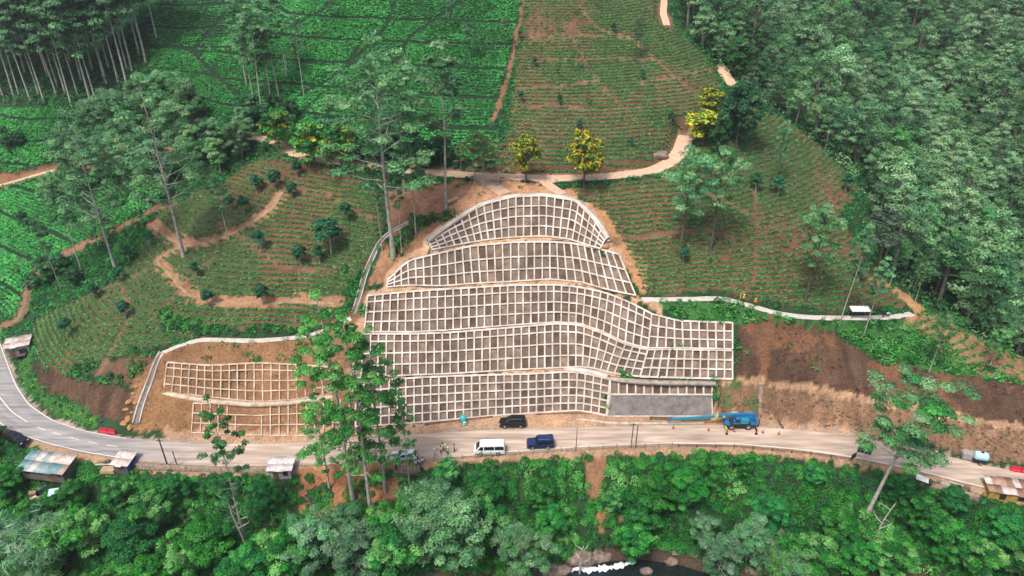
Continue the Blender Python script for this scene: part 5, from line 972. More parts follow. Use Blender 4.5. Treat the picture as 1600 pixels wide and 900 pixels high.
def paintm(name, c, metal=.3): return mat(name, c, .3, metal=metal, spec=.5, noise=.12, nscale=2)
def under(L, wb, wr, z0=.32):
    o = []
    for x in sorted(wb, reverse=True): o += arc(x, wr, wr + .08, 0, 180, 8)
    return [(L / 2, z0)] + [(x, max(z, z0)) for x, z in o] + [(-L / 2, z0)]
Lm = 5.0; wbm = [1.45, -1.45]
car('minibus', 'white high roofed minibus standing on the road edge', at_z(765, 706, .1), math.pi + .03, paintm('white_car_paint', (.78, .78, .76), 0), Lm, 1.85, 2.15,
    under(Lm, wbm, .34) + [(-2.5, 1.15), (2.25, 1.15), (2.44, .9), (2.5, .6)], [(2.22, 1.15), (1.55, 1.95), (1.3, 2.12), (-2.3, 2.15), (-2.47, 1.9), (-2.5, 1.15)], wbm, .34,
    [[(1.95, 1.2), (1.5, 1.78), (1.05, 1.78), (1.05, 1.2)], [(.9, 1.2), (.9, 1.8), (-.75, 1.8), (-.75, 1.2)], [(-.85, 1.2), (-.85, 1.8), (-2.3, 1.8), (-2.38, 1.2)]], (2.20, 1.2, 1.62, 1.9), (-2.52, 1.25, -2.50, 1.85), 1.15, .2)
Ls = 4.4; wbs = [1.35, -1.3]
car('off_road_car', 'boxy navy blue off-road car driving on the concrete road', at_z(844, 697, .1), math.pi + .04, paintm('navy_car_paint', (.02, .035, .12)), Ls, 1.85, 1.95,
    under(Ls, wbs, .4, .42) + [(-2.2, 1.15), (.75, 1.15), (2.05, 1.08), (2.2, .85)], [(.85, 1.12), (.4, 1.8), (.2, 1.93), (-2.05, 1.95), (-2.17, 1.8), (-2.2, 1.12)], wbs, .4,
    [[(.62, 1.2), (.32, 1.72), (-.3, 1.72), (-.3, 1.2)], [(-.4, 1.2), (-.4, 1.74), (-1.15, 1.74), (-1.15, 1.2)], [(-1.25, 1.2), (-1.25, 1.74), (-2.0, 1.74), (-2.05, 1.2)]], (.84, 1.2, .45, 1.78), (-2.21, 1.25, -2.19, 1.75), 1.12, .12, True)
Lk = 4.6; wbk = [1.4, -1.35]
car('suv_car', 'black estate suv parked on the dirt at the foot of the grid wall', at_z(801, 664, .12), math.pi + .02, paintm('black_car_paint', (.012, .013, .016)), Lk, 1.85, 1.75,
    under(Lk, wbk, .36, .36) + [(-2.3, 1.05), (1.0, 1.02), (2.1, .92), (2.3, .7)], [(1.15, 1.0), (.35, 1.62), (.05, 1.73), (-1.9, 1.72), (-2.15, 1.55), (-2.3, 1.03)], wbk, .36,
    [[(.9, 1.08), (.25, 1.58), (-.35, 1.6), (-.35, 1.08)], [(-.45, 1.08), (-.45, 1.6), (-1.25, 1.6), (-1.25, 1.08)], [(-1.35, 1.08), (-1.35, 1.6), (-1.9, 1.56), (-2.1, 1.1)]], (1.12, 1.06, .42, 1.6), (-2.3, 1.12, -2.16, 1.52), 1.03, .18, True)
Lb = 4.3; wbb = [1.3, -1.3]
car('saloon_car', 'small black car parked on the dirt verge at the bend', at_z(29, 687, .1) - np.array([0, .3, 0]), -.42, paintm('black_car_paint', (.012, .013, .016)), Lb, 1.7, 1.45,
    under(Lb, wbb, .31, .28) + [(-2.15, .9), (-1.6, .98), (.9, .95), (2.0, .8), (2.15, .6)], [(1.0, .93), (.25, 1.38), (-.05, 1.44), (-1.0, 1.42), (-1.75, .97)], wbb, .31,
    [[(.75, 1.0), (.2, 1.34), (-.3, 1.36), (-.3, 1.0)], [(-.4, 1.0), (-.4, 1.36), (-.95, 1.34), (-1.45, 1.02)]], (.96, .98, .34, 1.36), (-1.7, 1.0, -1.08, 1.38), .94, .2)
car('white_car', 'white car half hidden behind the bright green trees', at_z(632, 716, .1), math.pi, paintm('white_car_paint', (.78, .78, .76), 0), Lb, 1.7, 1.45,
    under(Lb, wbb, .31, .28) + [(-2.15, .9), (-1.6, .98), (.9, .95), (2.0, .8), (2.15, .6)], [(1.0, .93), (.25, 1.38), (-.05, 1.44), (-1.6, 1.40), (-2.05, .97)], wbb, .31,
    [[(.75, 1.0), (.2, 1.34), (-.3, 1.36), (-.3, 1.0)], [(-.4, 1.0), (-.4, 1.36), (-1.4, 1.32), (-1.75, 1.02)]], (.96, .98, .34, 1.36), (-2.05, 1.0, -1.66, 1.36), .94, .2)
# mobile crane
CB = paintm('crane_blue', (.015, .13, .30), 0); CT = mat('crane_teal', (.02, .24, .34), .4, noise=.2, nscale=1); CY = mat('crane_yellow', (.55, .45, .05), .5, noise=.3, nscale=2)
def crane():
    t = thing('mobile_crane', 'blue wheeled mobile crane with its long boom lowered along the roadside', 'mobile crane', at_z(1153, 666, .1), math.pi); t.scale = (.84,) * 3
    MB().box((0, 0, .95), (6.2, 2.3, .5)).box((0, 0, 1.3), (5.0, 1.9, .25)).build('chassis', BLK, t, bevel=.04)
    MB().box((2.65, 0, 1.35), (1.1, 2.3, .35)).box((-2.7, 0, 1.35), (1.0, 2.3, .35)).box((0, -.9, 1.35), (1.5, .5, .35)).build('deck', CB, t, bevel=.04)
    for x in (1.75, -1.75):
        for y in (-1.0, 1.0): wheel(t, x, y, .68, .5)
    MB().prism([(-3.0, 1.5), (-3.1, 2.5), (-2.7, 2.75), (.6, 2.6), (.9, 2.2), (.9, 1.5)], -1.15, .3, None).build('superstructure', CB, t, bevel=.06)
    MB().prism([(-1.6, 1.55), (-1.7, 2.55), (-.2, 2.6), (.1, 2.1), (.1, 1.55)], .3, 1.2, None).build('engine_cover', CT, t, bevel=.05)
    cb = MB().prism([(.2, 1.45), (.1, 2.9), (1.0, 2.95), (1.5, 2.3), (1.55, 1.45)], .35, 1.2, None).build('cab', CB, t, bevel=.05)
    MB().box((.75, 1.21, 2.35), (.9, .03, .7)).build('window', GLASS, cb); MB().hexa([(1.53, .42, 1.9), (1.53, 1.12, 1.9), (1.12, 1.12, 2.85), (1.12, .42, 2.85), (1.58, .42, 1.9), (1.58, 1.12, 1.9), (1.17, 1.12, 2.87), (1.17, .42, 2.87)]).build('windscreen', GLASS, cb)
    MB().box((-3.2, -.2, 2.05), (.6, 2.0, .9)).build('counterweight', CB, t, bevel=.06)
    MB().hexa([(-3.1, -.65, 2.65), (4.6, -.6, 2.2), (4.6, .05, 2.2), (-3.1, .1, 2.65), (-3.1, -.65, 3.35), (4.6, -.6, 2.85), (4.6, .05, 2.85), (-3.1, .1, 3.35)]).build('boom', CB, t, bevel=.05)
    MB().hexa([(4.6, -.5, 2.28), (14.0, -.45, 1.35), (14.0, -.1, 1.35), (4.6, -.05, 2.28), (4.6, -.5, 2.78), (14.0, -.45, 1.82), (14.0, -.1, 1.82), (4.6, -.05, 2.78)]).build('boom_extension', CT, t, bevel=.03)
    MB().hexa([(13.9, -.4, 1.3), (14.7, -.38, 1.1), (14.7, -.15, 1.1), (13.9, -.12, 1.3), (13.9, -.4, 1.9), (14.7, -.38, 1.6), (14.7, -.15, 1.6), (13.9, -.12, 1.9)]).build('boom_head', CB, t, bevel=.03)
    MB().tube([(1.6, -.27, 1.6), (3.6, -.27, 2.2)], .14, 10).build('lift_cylinder', mat('chrome_ram', (.5, .5, .5), .3, metal=.9), t)
    MB().box((4.6, -.27, 2.5), (.3, .85, .8)).box((4.9, .1, 2.6), (.5, .25, .5)).build('boom_collar', CY, t, bevel=.03)
    hb = MB().box((3.4, .3, 2.75), (.45, .3, .5)).build('hook_block', CY, t, bevel=.05); MB().tube([(3.4, .3, 2.5), (3.4, .3, 2.3), (3.55, .3, 2.2), (3.6, .3, 2.35)], .05, 6).build('hook', BLK, hb)
    for x in (3.0, -3.05):
        for s in (-1, 1):
            m = MB().box((x, s * 1.7, .95), (.26, 1.5, .24)); o = m.build('outrigger', CY if x > 0 else BLK, t, bevel=.02)
            MB().tube([(x, s * 2.4, 1.15), (x, s * 2.4, .1)], .09, 8).tube([(x, s * 2.4, .12), (x, s * 2.4, .02)], .3, 12).build('jack', BLK, o)
    MB().tube([(-2.2, -.3, 3.35), (-2.2, -.3, 3.6)], .08, 8).build('beacon', CY, t)
    MB().box((.9, -.9, 2.75), (1.2, .5, .3)).build('winch_cover', mat('faded_green_cover', (.25, .42, .25), .6), t, bevel=.05)
crane()
def bike(P, rz, label, body):
    t = thing('motorcycle', label, 'motorcycle', P, rz); wheel(t, .65, 0, .3, .1); wheel(t, -.6, 0, .3, .11)
    MB().tube([(.65, 0, .3), (.45, 0, .8), (.4, 0, 1.0)], .035, 6).tube([(.38, -.33, 1.0), (.4, 0, .98), (.38, .33, 1.0)], .02, 6).build('handlebar', BLK, t)
    MB().tube([(.4, 0, .75), (.1, 0, .62), (-.6, 0, .32)], .05, 6).tube([(0, 0, .35), (.15, 0, .45)], .14, 8).build('frame', BLK, t); MB().hexa([(-.05, -.1, .62), (.4, -.1, .66), (.4, .1, .66), (-.05, .1, .62), (-.05, -.07, .85), (.35, -.08, .9), (.35, .08, .9), (-.05, .07, .85)]).build('fuel_tank', body, t, bevel=.03)
    MB().box((-.4, 0, .76), (.75, .22, .1)).build('seat', BLK, t, bevel=.03); MB().box((.62, 0, .63), (.5, .12, .03)).build('mudguard', body, t); MB().box((.5, 0, .88), (.08, .16, .16)).build('headlight', LAMP, t, bevel=.02)
bike(at_z(1218, 665, .15), -1.2, 'dark motorcycle standing on the dirt verge right of the crane', mat('grey_bike', (.25, .25, .27), .4))
bike(at_z(1384, 495, 13.5), .3, 'white motorcycle parked at the end of the upper footpath', mat('white_bike', (.7, .7, .7), .4))
# small teal machine by the wall
def mixer():
    t = thing('concrete_mixer', 'small teal tilting mixer machine at the foot of the grid wall', 'concrete mixer', at_z(724, 662, .15), 2.0); T_ = mat('teal_paint', (.05, .42, .42), .5, noise=.35, nscale=4)
    m = MB(); V = []; pr = [(.18, -.62), (.5, -.35), (.58, 0), (.5, .35), (.3, .62), (.27, .60)]; n = 16
    for q, z in pr:
        for i in range(n): a = 2 * math.pi * i / n; x, y, zz = math.cos(a) * q, math.sin(a) * q, z; V.append((x * .8 + zz * .6, y, 1.25 - x * .6 + zz * .8))
    m.add(V, [(j * n + i, j * n + (i + 1) % n, (j + 1) * n + (i + 1) % n, (j + 1) * n + i) for j in range(len(pr) - 1) for i in range(n)]).build('drum', T_, t, smooth=True)
    MB().tube([(-.6, -.5, .1), (-.1, -.65, 1.2), (.6, -.5, .1)], .05, 6).tube([(-.6, .5, .1), (-.1, .65, 1.2), (.6, .5, .1)], .05, 6).tube([(-.6, -.5, .12), (-.6, .5, .12)], .05, 6).build('frame', T_, t)
    MB().box((-.55, 0, .6), (.5, .5, .6)).build('motor_housing', mat('pale_teal_paint', (.35, .6, .58), .5), t, bevel=.04); wheel(t, .6, .55, .28, .1); wheel(t, .6, -.55, .28, .1)
mixer()
def bowser():
    t = thing('water_bowser', 'pale blue water tank on a trailer by the right verge', 'water tank', at_z(1529, 722, .12), -.3); m = mat('pale_blue_tank', (.38, .62, .72), .4, noise=.2, nscale=2)
    V = []; n = 18; pr = [(.05, -1.0), (.55, -.98), (.72, -.8), (.75, 0), (.72, .8), (.55, .98), (.05, 1.0)]
    for q, x in pr:
        for i in range(n): a = 2 * math.pi * i / n; V.append((x, math.cos(a) * q, 1.35 + math.sin(a) * q))
    o = MB().add(V, [(j * n + i, j * n + (i + 1) % n, (j + 1) * n + (i + 1) % n, (j + 1) * n + i) for j in range(len(pr) - 1) for i in range(n)]).build('tank', m, t, smooth=True); MB().tube([(0, 0, 2.05), (0, 0, 2.2)], .22, 12).build('lid', BLK, o)
    MB().box((0, 0, .55), (2.2, 1.3, .14)).box((1.5, 0, .5), (1.0, .1, .1)).build('trailer', BLK, t); wheel(t, 0, .75, .3, .2); wheel(t, 0, -.75, .3, .2)
bowser()
def tagmb(mb, name, m, P, rz, label, cat, bevel=0, smooth=False, group=None):
    o = mb.build(name, m, smooth=smooth, bevel=bevel); o.location = tuple(P); o.rotation_euler = (0, 0, rz); return tag(o, label, cat, group)
tagmb(MB().prism([(-1.1, 0), (-1.1, .95), (-.9, 1.15), (.9, 1.15), (1.1, .95), (1.1, 0)], -.7, .7), 'concrete_block', mat('grey_block', (.33, .31, .30), .9, nscale=2, col2=(.2, .18, .16)), at_z(1513, 715, .1), -.3, 'grey concrete block left of the pale blue water tank', 'concrete block', bevel=.05)
REDP = mat('red_plastic', (.55, .02, .05), .5, noise=.2, nscale=2)
for P, rz, lb in ((at_z(169, 676, .1), -.15, 'red plastic road barrier at the foot of the left earth cut'), (at_z(1594, 737, .1), -.3, 'red plastic road barrier at the right edge of the view')):
    t = thing('road_barrier', lb, 'barrier', P, rz)
    for k in (-.75, .75): MB().prism([(-.28, 0), (-.28, .15), (-.1, .4), (-.08, .9), (.08, .9), (.1, .4), (.28, .15), (.28, 0)], -.7, .7).build('barrier_segment', REDP, t, bevel=.02).matrix_local = __import__('mathutils').Matrix.Translation((k, 0, 0)) @ __import__('mathutils').Matrix.Rotation(math.pi / 2, 4, 'Z')
tagmb(MB().tube([(0, 0, 0), (0, 0, .05), (0, 0, .45), (0, 0, .5), (0, 0, .9)], [.29, .3, .29, .3, .29], 16), 'oil_drum', mat('dark_blue_drum', (.03, .06, .16), .5, noise=.4, nscale=3), at_z(160, 664, .15), 0, 'dark blue drum beside the red barrier at the earth cut', 'drum')
# cones
con = mat('cone_orange', (.45, .12, .03), .6); 
for i, (px, py, lb) in enumerate([(1107, 672, 'first cone from the left, ahead of the crane wheels'), (1147, 674, 'cone on the road beside the crane'), (1192, 676, 'cone just behind the crane outrigger'), (1217, 678, 'last cone, below the dark motorcycle'), (1052, 669, 'cone under the thin boom section')]):
    t = thing('traffic_cone', 'small dark orange traffic cone, ' + lb, 'traffic cone', at_z(px, py, .11), 0, 'traffic cones beside the crane'); MB().tube([(0, 0, .03), (0, 0, .7)], [.16, .03], 12).build('cone', con, t); MB().box((0, 0, .02), (.4, .4, .04)).build('base', BLK, t)
# poles, signs
POLE = mat('weathered_pole', (.07, .055, .045), .9, noise=.4, nscale=2)
def pole(px, py, topy, label, r=.12, arm=True, m=POLE):
    P = at_z(px, py, .0); h = top_h(P, topy); t = thing('utility_pole', label, 'pole', P); MB().tube([(0, 0, -1), (0, 0, h)], [r, r * .7], 8).build('pole', m, t)
    if arm: a = MB().box((0, 0, h - .35), (1.1, .1, .1)).build('cross_arm', m, t); [MB().tube([(x, 0, h - .3), (x, 0, h - .12)], .04, 6).build('insulator', LAMP, a) for x in (-.45, 0, .45)]
pole(262, 728, 686, 'dark leaning utility pole at the road edge in front of the bare earth patch', .14); pole(277, 728, 705, 'short dark pole right of the leaning utility pole', .1, False); pole(900, 701, 667, 'thin dark pole by the road left of the twin poles', .07, False)
pole(986, 698, 661, 'left one of the twin dark poles at the road edge', .1); pole(993, 698, 663, 'right one of the twin dark poles at the road edge', .1, False)
P = at_z(1345, 722, -.2); t = thing('sign_board', 'two dark panels on pale posts seen from behind at the road edge', 'sign', P, -.35)
for x in (-1.0, 0, 1.0): MB().tube([(x, 0, -1), (x, 0, 3.3)], .05, 8).build('post', mat('pale_steel', (.6, .6, .58), .5), t)
for x in (-.55, .55): p_ = MB().box((x, -.06, 2.7), (1.0, .05, 1.5)).build('panel', mat('dark_sign_back', (.06, .08, .09), .5, noise=.3, nscale=2), t); MB().box((x, -.10, 2.7), (.05, .04, 1.45)).box((x, -.10, 2.7), (.96, .03, .05)).build('stiffener', RIMM, p_)
P = at_z(1332, 720, 0); t = thing('warning_board', 'small black board on a stand left of the two panel sign', 'sign', P, .5); MB().box((0, 0, 1.15), (1.2, .05, 1.0)).build('panel', BLK, t); [MB().tube([(x, .3, 0), (x, 0, 1.6)], .03, 6).build('leg', RIMM, t) for x in (-.5, .5)]
# guard fence
def guard(pts, label, z=.05, ph=.9, gap=2.2, m=mat('fence_post', (.38, .36, .33), .8, noise=.4, nscale=3)):
    P = resample([at_z(a, b, z) for a, b in pts], gap); o0 = P[0].copy(); t = thing('guard_fence', label, 'fence', o0)
    for p in P: q = p - o0; MB().box((q[0], q[1], ph / 2 - .2), (.14, .14, ph + .4)).build('post', m, t)
    rl = MB(); rl.tube([p - o0 + [0, -.09, ph - .15] for p in P], .035, 6); rl.tube([p - o0 + [0, -.09, ph * .45] for p in P], .03, 6); rl.build('rail', m, t)
guard([(655, 722), (700, 717), (760, 713), (860, 706), (960, 700), (1050, 697)], 'low grey post and rail fence along the road edge below the minibus and navy car')
guard([(1060, 697), (1150, 698), (1260, 708), (1330, 718)], 'low rusty rail along the outer road edge below the crane', ph=.45, gap=2.6, m=mat('rusty_rail', (.16, .10, .07), .9, noise=.4, nscale=3))
stonem = mat('masonry_wall', (.33, .25, .19), .95, nscale=2.5, col2=(.12, .09, .07), bump=.8, bscale=4)
def edge_wall(pts, label, z=-.25, w_=.35, h=.65, m=stonem):
    P = resample([at_z(*p, 0) for p in pts], 1.0); o0 = P[0].copy(); o0[2] = z; T = np.gradient(P[:, :2], axis=0); T /= np.linalg.norm(T, axis=1)[:, None]; N = np.stack([-T[:, 1], T[:, 0]], -1); prof = [(-w_ / 2, -1.6), (-w_ / 2, h), (w_ / 2, h), (w_ / 2, -1.6)]
    V = np.stack([np.column_stack([P[:, :2] + N * a, P[:, 2] + b + .12 * (fbm(P[:, 0], P[:, 1], 2, 3) - .5)]) for a, b in prof], 1) - o0; F_ = [(i * 4 + j, i * 4 + (j + 1) % 4, (i + 1) * 4 + (j + 1) % 4, (i + 1) * 4 + j) for i in range(len(P) - 1) for j in range(4)] + [(0, 1, 2, 3), (len(P) * 4 - 1, len(P) * 4 - 2, len(P) * 4 - 3, len(P) * 4 - 4)]
    tag(link('edge_wall', new_mesh('edge_wall', V.reshape(-1, 3), F_, m), loc=o0), label, 'wall')
edge_wall([(214, 729), (300, 733), (380, 735), (425, 734)], 'low weathered masonry wall along the road between the blue shack and the white roofed hut')
edge_wall([(615, 735), (640, 734), (656, 731)], 'broken pale masonry edge right of the bright green trees', h=.5)
edge_wall([(1455, 757), (1490, 766), (1530, 777)], 'crumbled edge wall left of the yellow shack', h=.4)
# timber at the wall foot
TIM = mat('brown_timber', (.16, .095, .055), .9, noise=.5, nscale=2)
kerb([(664, 665, .2), (700, 660, .2), (770, 653, .2)], 'brown timber edging along the wall foot behind the teal mixer', TIM, .3, .35); kerb([(838, 650, .2), (900, 647, .2), (925, 650, .2)], 'brown timber edging along the wall foot right of the parked suv', TIM, .3, .35)
kerb([(1015, 654, .25), (1060, 656, .25), (1110, 656, .25)], 'long dark log lying beneath the thin crane boom', TIM, .35, .35)
tagmb(MB().box((0, 0, .15), (4.6, .35, .3)).box((.2, .5, .12), (4.4, .3, .2)), 'timber_baulk', mat('pale_timber', (.5, .36, .22), .9, noise=.3, nscale=3), look1(712, 312), .9, 'pale sawn timbers lying by the track left of the topmost tier', 'timber')
# stairway up the cut slope
A, B = at_z(1187, 661, .3), at_z(1189, 600, 6.0); n = 24; mb = MB(); 
for i in range(n): f = i / n; p = (B - A) * f; mb.box((p[0], p[1] + .15, p[2] + .1), (.55, .5, .4))
tag(mb.build('stairway', mat('dirty_concrete', (.38, .31, .25), .9, nscale=1.5, col2=(.22, .15, .1)), loc=None), 'narrow concrete steps climbing the cut slope behind the crane', 'stairway').location = tuple(A)
# canopy
P = at_z(1340, 497, 13.6); t = thing('canopy', 'white sheet canopy on thin posts beside the upper footpath', 'canopy', P, -.02)
V = [(x, y, 2.0 + y * .12 + .04 * math.sin(x * 9)) for y in (-.8, .8) for x in np.linspace(-1.7, 1.7, 30)]; MB().add(V + [(x, y, z - .03) for x, y, z in V], [(i, i + 1, i + 31, i + 30) for i in range(29)] + [(60 + i, 60 + i + 30, 60 + i + 31, 60 + i + 1) for i in range(29)] + [(0, 60, 89, 29), (30, 59, 119, 90)][:1]).build('roof', mat('white_sheet', (.8, .78, .74), .5, noise=.15, nscale=2), t)
for x in (-1.5, 1.5):
    for y in (-.7, .7): MB().tube([(x, y, 0), (x, y, 2.0 + y * .12)], .04, 6).build('post', TIM, t)
# ------------------------------------------------------------------ shacks
def rmats(cols): return [mat('roof_sheet_%d_%d_%d' % tuple(int(c * 99) for c in q), q, .6, noise=.35, nscale=1.6, col2=(q[0] * .45 + .08, q[1] * .4 + .04, q[2] * .4 + .02)) for q in cols]
def shack(P, rz, w_, d, h, label, cols, wallc, tilt=.12, side=None, opening=None, name='shack', legs=0, wallz=0, over=.35):
    t = thing(name, label, 'hut', P, rz); wm_ = mat('wall_' + name + str(int(wallc[0] * 99)) + str(int(wallc[2] * 99)), wallc, .9, nscale=1.5, col2=tuple(c * .45 for c in wallc)); sm = mat('wall_side' + str(side), side, .7, noise=.3, nscale=2) if side else wm_
    tk = .08; zt = lambda y: h + tilt * y
    MB().hexa([(-w_ / 2, -d / 2, wallz), (w_ / 2, -d / 2, wallz), (w_ / 2, -d / 2 + tk, wallz), (-w_ / 2, -d / 2 + tk, wallz), (-w_ / 2, -d / 2, zt(-d / 2)), (w_ / 2, -d / 2, zt(-d / 2)), (w_ / 2, -d / 2 + tk, zt(-d / 2)), (-w_ / 2, -d / 2 + tk, zt(-d / 2))]).build('wall', wm_, t)
    MB().hexa([(-w_ / 2, d / 2 - tk, wallz), (w_ / 2, d / 2 - tk, wallz), (w_ / 2, d / 2, wallz), (-w_ / 2, d / 2, wallz), (-w_ / 2, d / 2 - tk, zt(d / 2)), (w_ / 2, d / 2 - tk, zt(d / 2)), (w_ / 2, d / 2, zt(d / 2)), (-w_ / 2, d / 2, zt(d / 2))]).build('wall', wm_, t)
    for s in (-1, 1):
        x0, x1 = s * w_ / 2 - (tk if s > 0 else 0), s * w_ / 2 + (tk if s < 0 else 0); y0, y1 = -d / 2 + tk + .003, d / 2 - tk - .003
        MB().hexa([(x0, y0, wallz), (x1, y0, wallz), (x1, y1, wallz), (x0, y1, wallz), (x0, y0, zt(y0)), (x1, y0, zt(y0)), (x1, y1, zt(y1)), (x0, y1, zt(y1))]).build('wall', sm, t)
    # roof of overlapping corrugated sheets
    rm_ = rmats(cols); n = max(3, int(w_ / .9)); V = []; Fs = []; MI = []; sw = (w_ + 2 * over) / n
    for i in range(n):
        for jn, (ya, yb) in enumerate(((-d / 2 - over, .05), (-.05, d / 2 + over))):
            x0 = -w_ / 2 - over + i * sw; K = 12; o = len(V); jz = random.uniform(0, .05) + .03 * jn; ex = random.uniform(-.15, .15)
            for k in range(K + 1):
                x = x0 + sw * 1.04 * k / K; zc = .035 * math.sin(k / K * math.pi * 8)
                for y in (ya + (ex if jn == 0 else 0), yb + (ex if jn else 0)): V += [(x, y, zt(y) + zc + jz + .06), (x, y, zt(y) + zc + jz + .03)]
            for k in range(K): a = o + 4 * k; Fs += [(a, a + 4, a + 6, a + 2), (a + 1, a + 3, a + 7, a + 5), (a, a + 1, a + 5, a + 4), (a + 2, a + 6, a + 7, a + 3)]; MI += [rng.integers(len(cols))] * 4 if k else [MI[-1] if 0 else int(rng.integers(len(cols)))] * 4
            m0 = int(rng.integers(len(cols))); MI[-4 * K:] = [m0] * (4 * K)
    link('roof', new_mesh('roof', np.array(V), np.array(Fs), rm_, mi=MI), t)
    ops = opening or [(-.2 * w_, .9, 1.6, .5)]
    for (x, ww, hh, z0) in ops: MB().box((x, -d / 2 - .01, z0 + hh / 2), (ww, .06, hh)).build('opening' if hh < 1.5 else 'door', BLK if hh < 1.5 else TIM, t)  # low openings are black slabs standing in for the shade inside
    if legs:
        for x in np.linspace(-w_ / 2 + .1, w_ / 2 - .1, 4): MB().tube([(x, -d / 2 + .05, -legs), (x, -d / 2 + .05, wallz + .1)], .07, 6).build('stilt', TIM, t)
    return t
shack(at_z(81, 740, -1.9), -.16, 7.6, 3.2, 2.5, 'large roadside shack with patched white, rusty and teal sheet roof', [(.55, .52, .48), (.12, .30, .33), (.52, .50, .47), (.38, .30, .25), (.22, .36, .38)], (.16, .13, .11), .18, legs=3, wallz=0, opening=[(-2.6, 1.2, 1.0, 1.2), (1.8, 1.0, 1.9, .1), (3.1, .7, .8, 1.3)])
shack(at_z(199, 733, -1.3), -.12, 2.4, 2.6, 2.3, 'small shack with rusty pale roof and bright blue end wall', [(.6, .55, .5), (.45, .33, .26), (.55, .53, .52)], (.12, .11, .13), .1, side=(.03, .07, .42), legs=2)
shack(at_z(442, 741, -1.0), .02, 3.4, 2.3, 2.2, 'little hut with pale corrugated roof standing alone left of the red soil slip', [(.66, .66, .66), (.55, .56, .58), (.70, .68, .64)], (.40, .38, .36), .12, legs=2, opening=[(.9, .8, .9, .8), (-.7, .8, 1.7, 0)])
shack(look1(34, 551), .35, 3.8, 3.0, 2.5, 'grey roofed shack beside the road at the far left bend', [(.5, .46, .44), (.6, .56, .52), (.38, .33, .31)], (.30, .27, .26), .1, opening=[(.9, 1.4, 1.4, .3), (-1.0, .9, 1.8, 0)])
shack(at_z(1572, 777, -1.0), -.22, 6.4, 2.8, 2.2, 'yellow walled shack with a rusty brown roof at the lower right', [(.30, .19, .13), (.38, .26, .19), (.22, .13, .09), (.55, .5, .45)], (.45, .30, .06), .08, legs=2, opening=[(-1.3, .9, 1.0, .7), (1.4, 1.2, .8, .9)])
tagmb(MB().box((0, 0, .9), (1.5, 1.2, .06)).box((-.6, 0, .45), (.08, 1.1, .9)).box((.6, 0, .45), (.08, 1.1, .9)), 'market_stall', mat('dark_stall', (.10, .08, .08), .8, noise=.4, nscale=2), look1(36, 560), .3, 'small dark stall in front of the grey roofed shack', 'stall')
# junk
def junk(P, rz, label, items, cat='scrap heap'):
    t = thing('scrap_heap', label, cat, P, rz)
    for nm, c, d, r, col in items: MB().box((0, 0, 0), d, taper=(.9, .85)).build(nm, mat('junk_%d_%d_%d' % tuple(int(q * 99) for q in col), col, .7, noise=.4, nscale=2), t, bevel=.02).matrix_local = __import__('mathutils').Matrix.Translation(c) @ __import__('mathutils').Euler(r).to_matrix().to_4x4()
junk(look1(62, 776) + [0, 0, .3], 0, 'heap of brown and pale scrap on the bank below the large shack', [('crate', (-.9, 0, .4), (1.1, .8, .7), (.2, .1, .4), (.35, .2, .13)), ('barrel', (.2, .4, .7), (.6, .6, 1.2), (.3, 0, .2), (.10, .12, .14)), ('plank', (.3, -.6, .3), (2.4, .25, .1), (0, .2, .5), (.5, .42, .32)), ('sheet', (.8, .5, 1.1), (.9, .06, 1.3), (.4, .3, .9), (.5, .55, .6)), ('sack', (-.3, -.8, .2), (.9, .6, .45), (0, 0, 1), (.55, .5, .42))])
junk(look1(90, 778) + [0, 0, .5], .3, 'light blue sheet propped over a small frame on the lower left bank', [('sheet', (0, 0, .9), (1.9, 1.4, .05), (.25, .08, 0), (.5, .68, .78)), ('post', (-.8, -.5, .3), (.08, .08, 1.3), (0, 0, 0), (.3, .22, .15)), ('post', (.8, .5, .3), (.08, .08, 1.3), (0, 0, 0), (.3, .22, .15))], 'shelter')
junk(at_z(170, 731, -.8), -.1, 'clutter of boards and sand between the large shack and the blue one', [('board', (-.9, .2, .5), (2.6, .4, .08), (0, .05, .2), (.45, .38, .3)), ('sand_bed', (.4, -.6, .2), (2.4, 1.4, .5), (0, 0, .1), (.42, .28, .18)), ('crate', (-.4, .6, .8), (.8, .5, .5), (0, 0, .5), (.12, .12, .14)), ('board', (.8, .5, .7), (.25, 1.8, .08), (.1, 0, .3), (.55, .5, .4))])
junk(at_z(1492, 762, -.4), -.2, 'row of broken boards and rubble along the road left of the yellow shack', [('slab', (-1.4, 0, .3), (1.6, .9, .3), (.1, .1, .2), (.4, .36, .32)), ('board', (.3, .3, .5), (2.4, .3, .08), (0, .1, -.2), (.5, .47, .42)), ('crate', (1.6, 0, .4), (.9, .7, .6), (0, 0, .4), (.25, .14, .1)), ('board', (.8, -.6, .3), (1.8, .5, .06), (.3, 0, .4), (.2, .15, .12))])
junk(at_z(1440, 752, -.3), -.4, 'crumpled white sheet on the road edge right of the leaning tree', [('sheet', (0, 0, .6), (1.9, 1.0, .06), (.4, .15, 0), (.75, .75, .72)), ('post', (-.7, .2, .1), (.1, .1, 1.2), (0, 0, 0), (.3, .25, .2))], 'sheet')
tag(MB().add(*blob((0, 0, 0), (.5, .42, .36), 4)).build('boulder', rockm, smooth=True, loc=None), 'dark boulder on the grass bank by the upper road bend', 'rock').location = tuple(look1(1030, 242)); 
bpy.data.objects['boulder'].scale = (4, 3.2, 2.6)
tag(MB().add(*blob((0, 0, 0), (1.0, .7, .5), 9)).build('boulder', mat('orange_rubble', (.4, .22, .1), .95, nscale=3, col2=(.25, .13, .06)), smooth=True), 'dark lump of rock right of the topmost tier corner', 'rock').location = tuple(look1(945, 385))
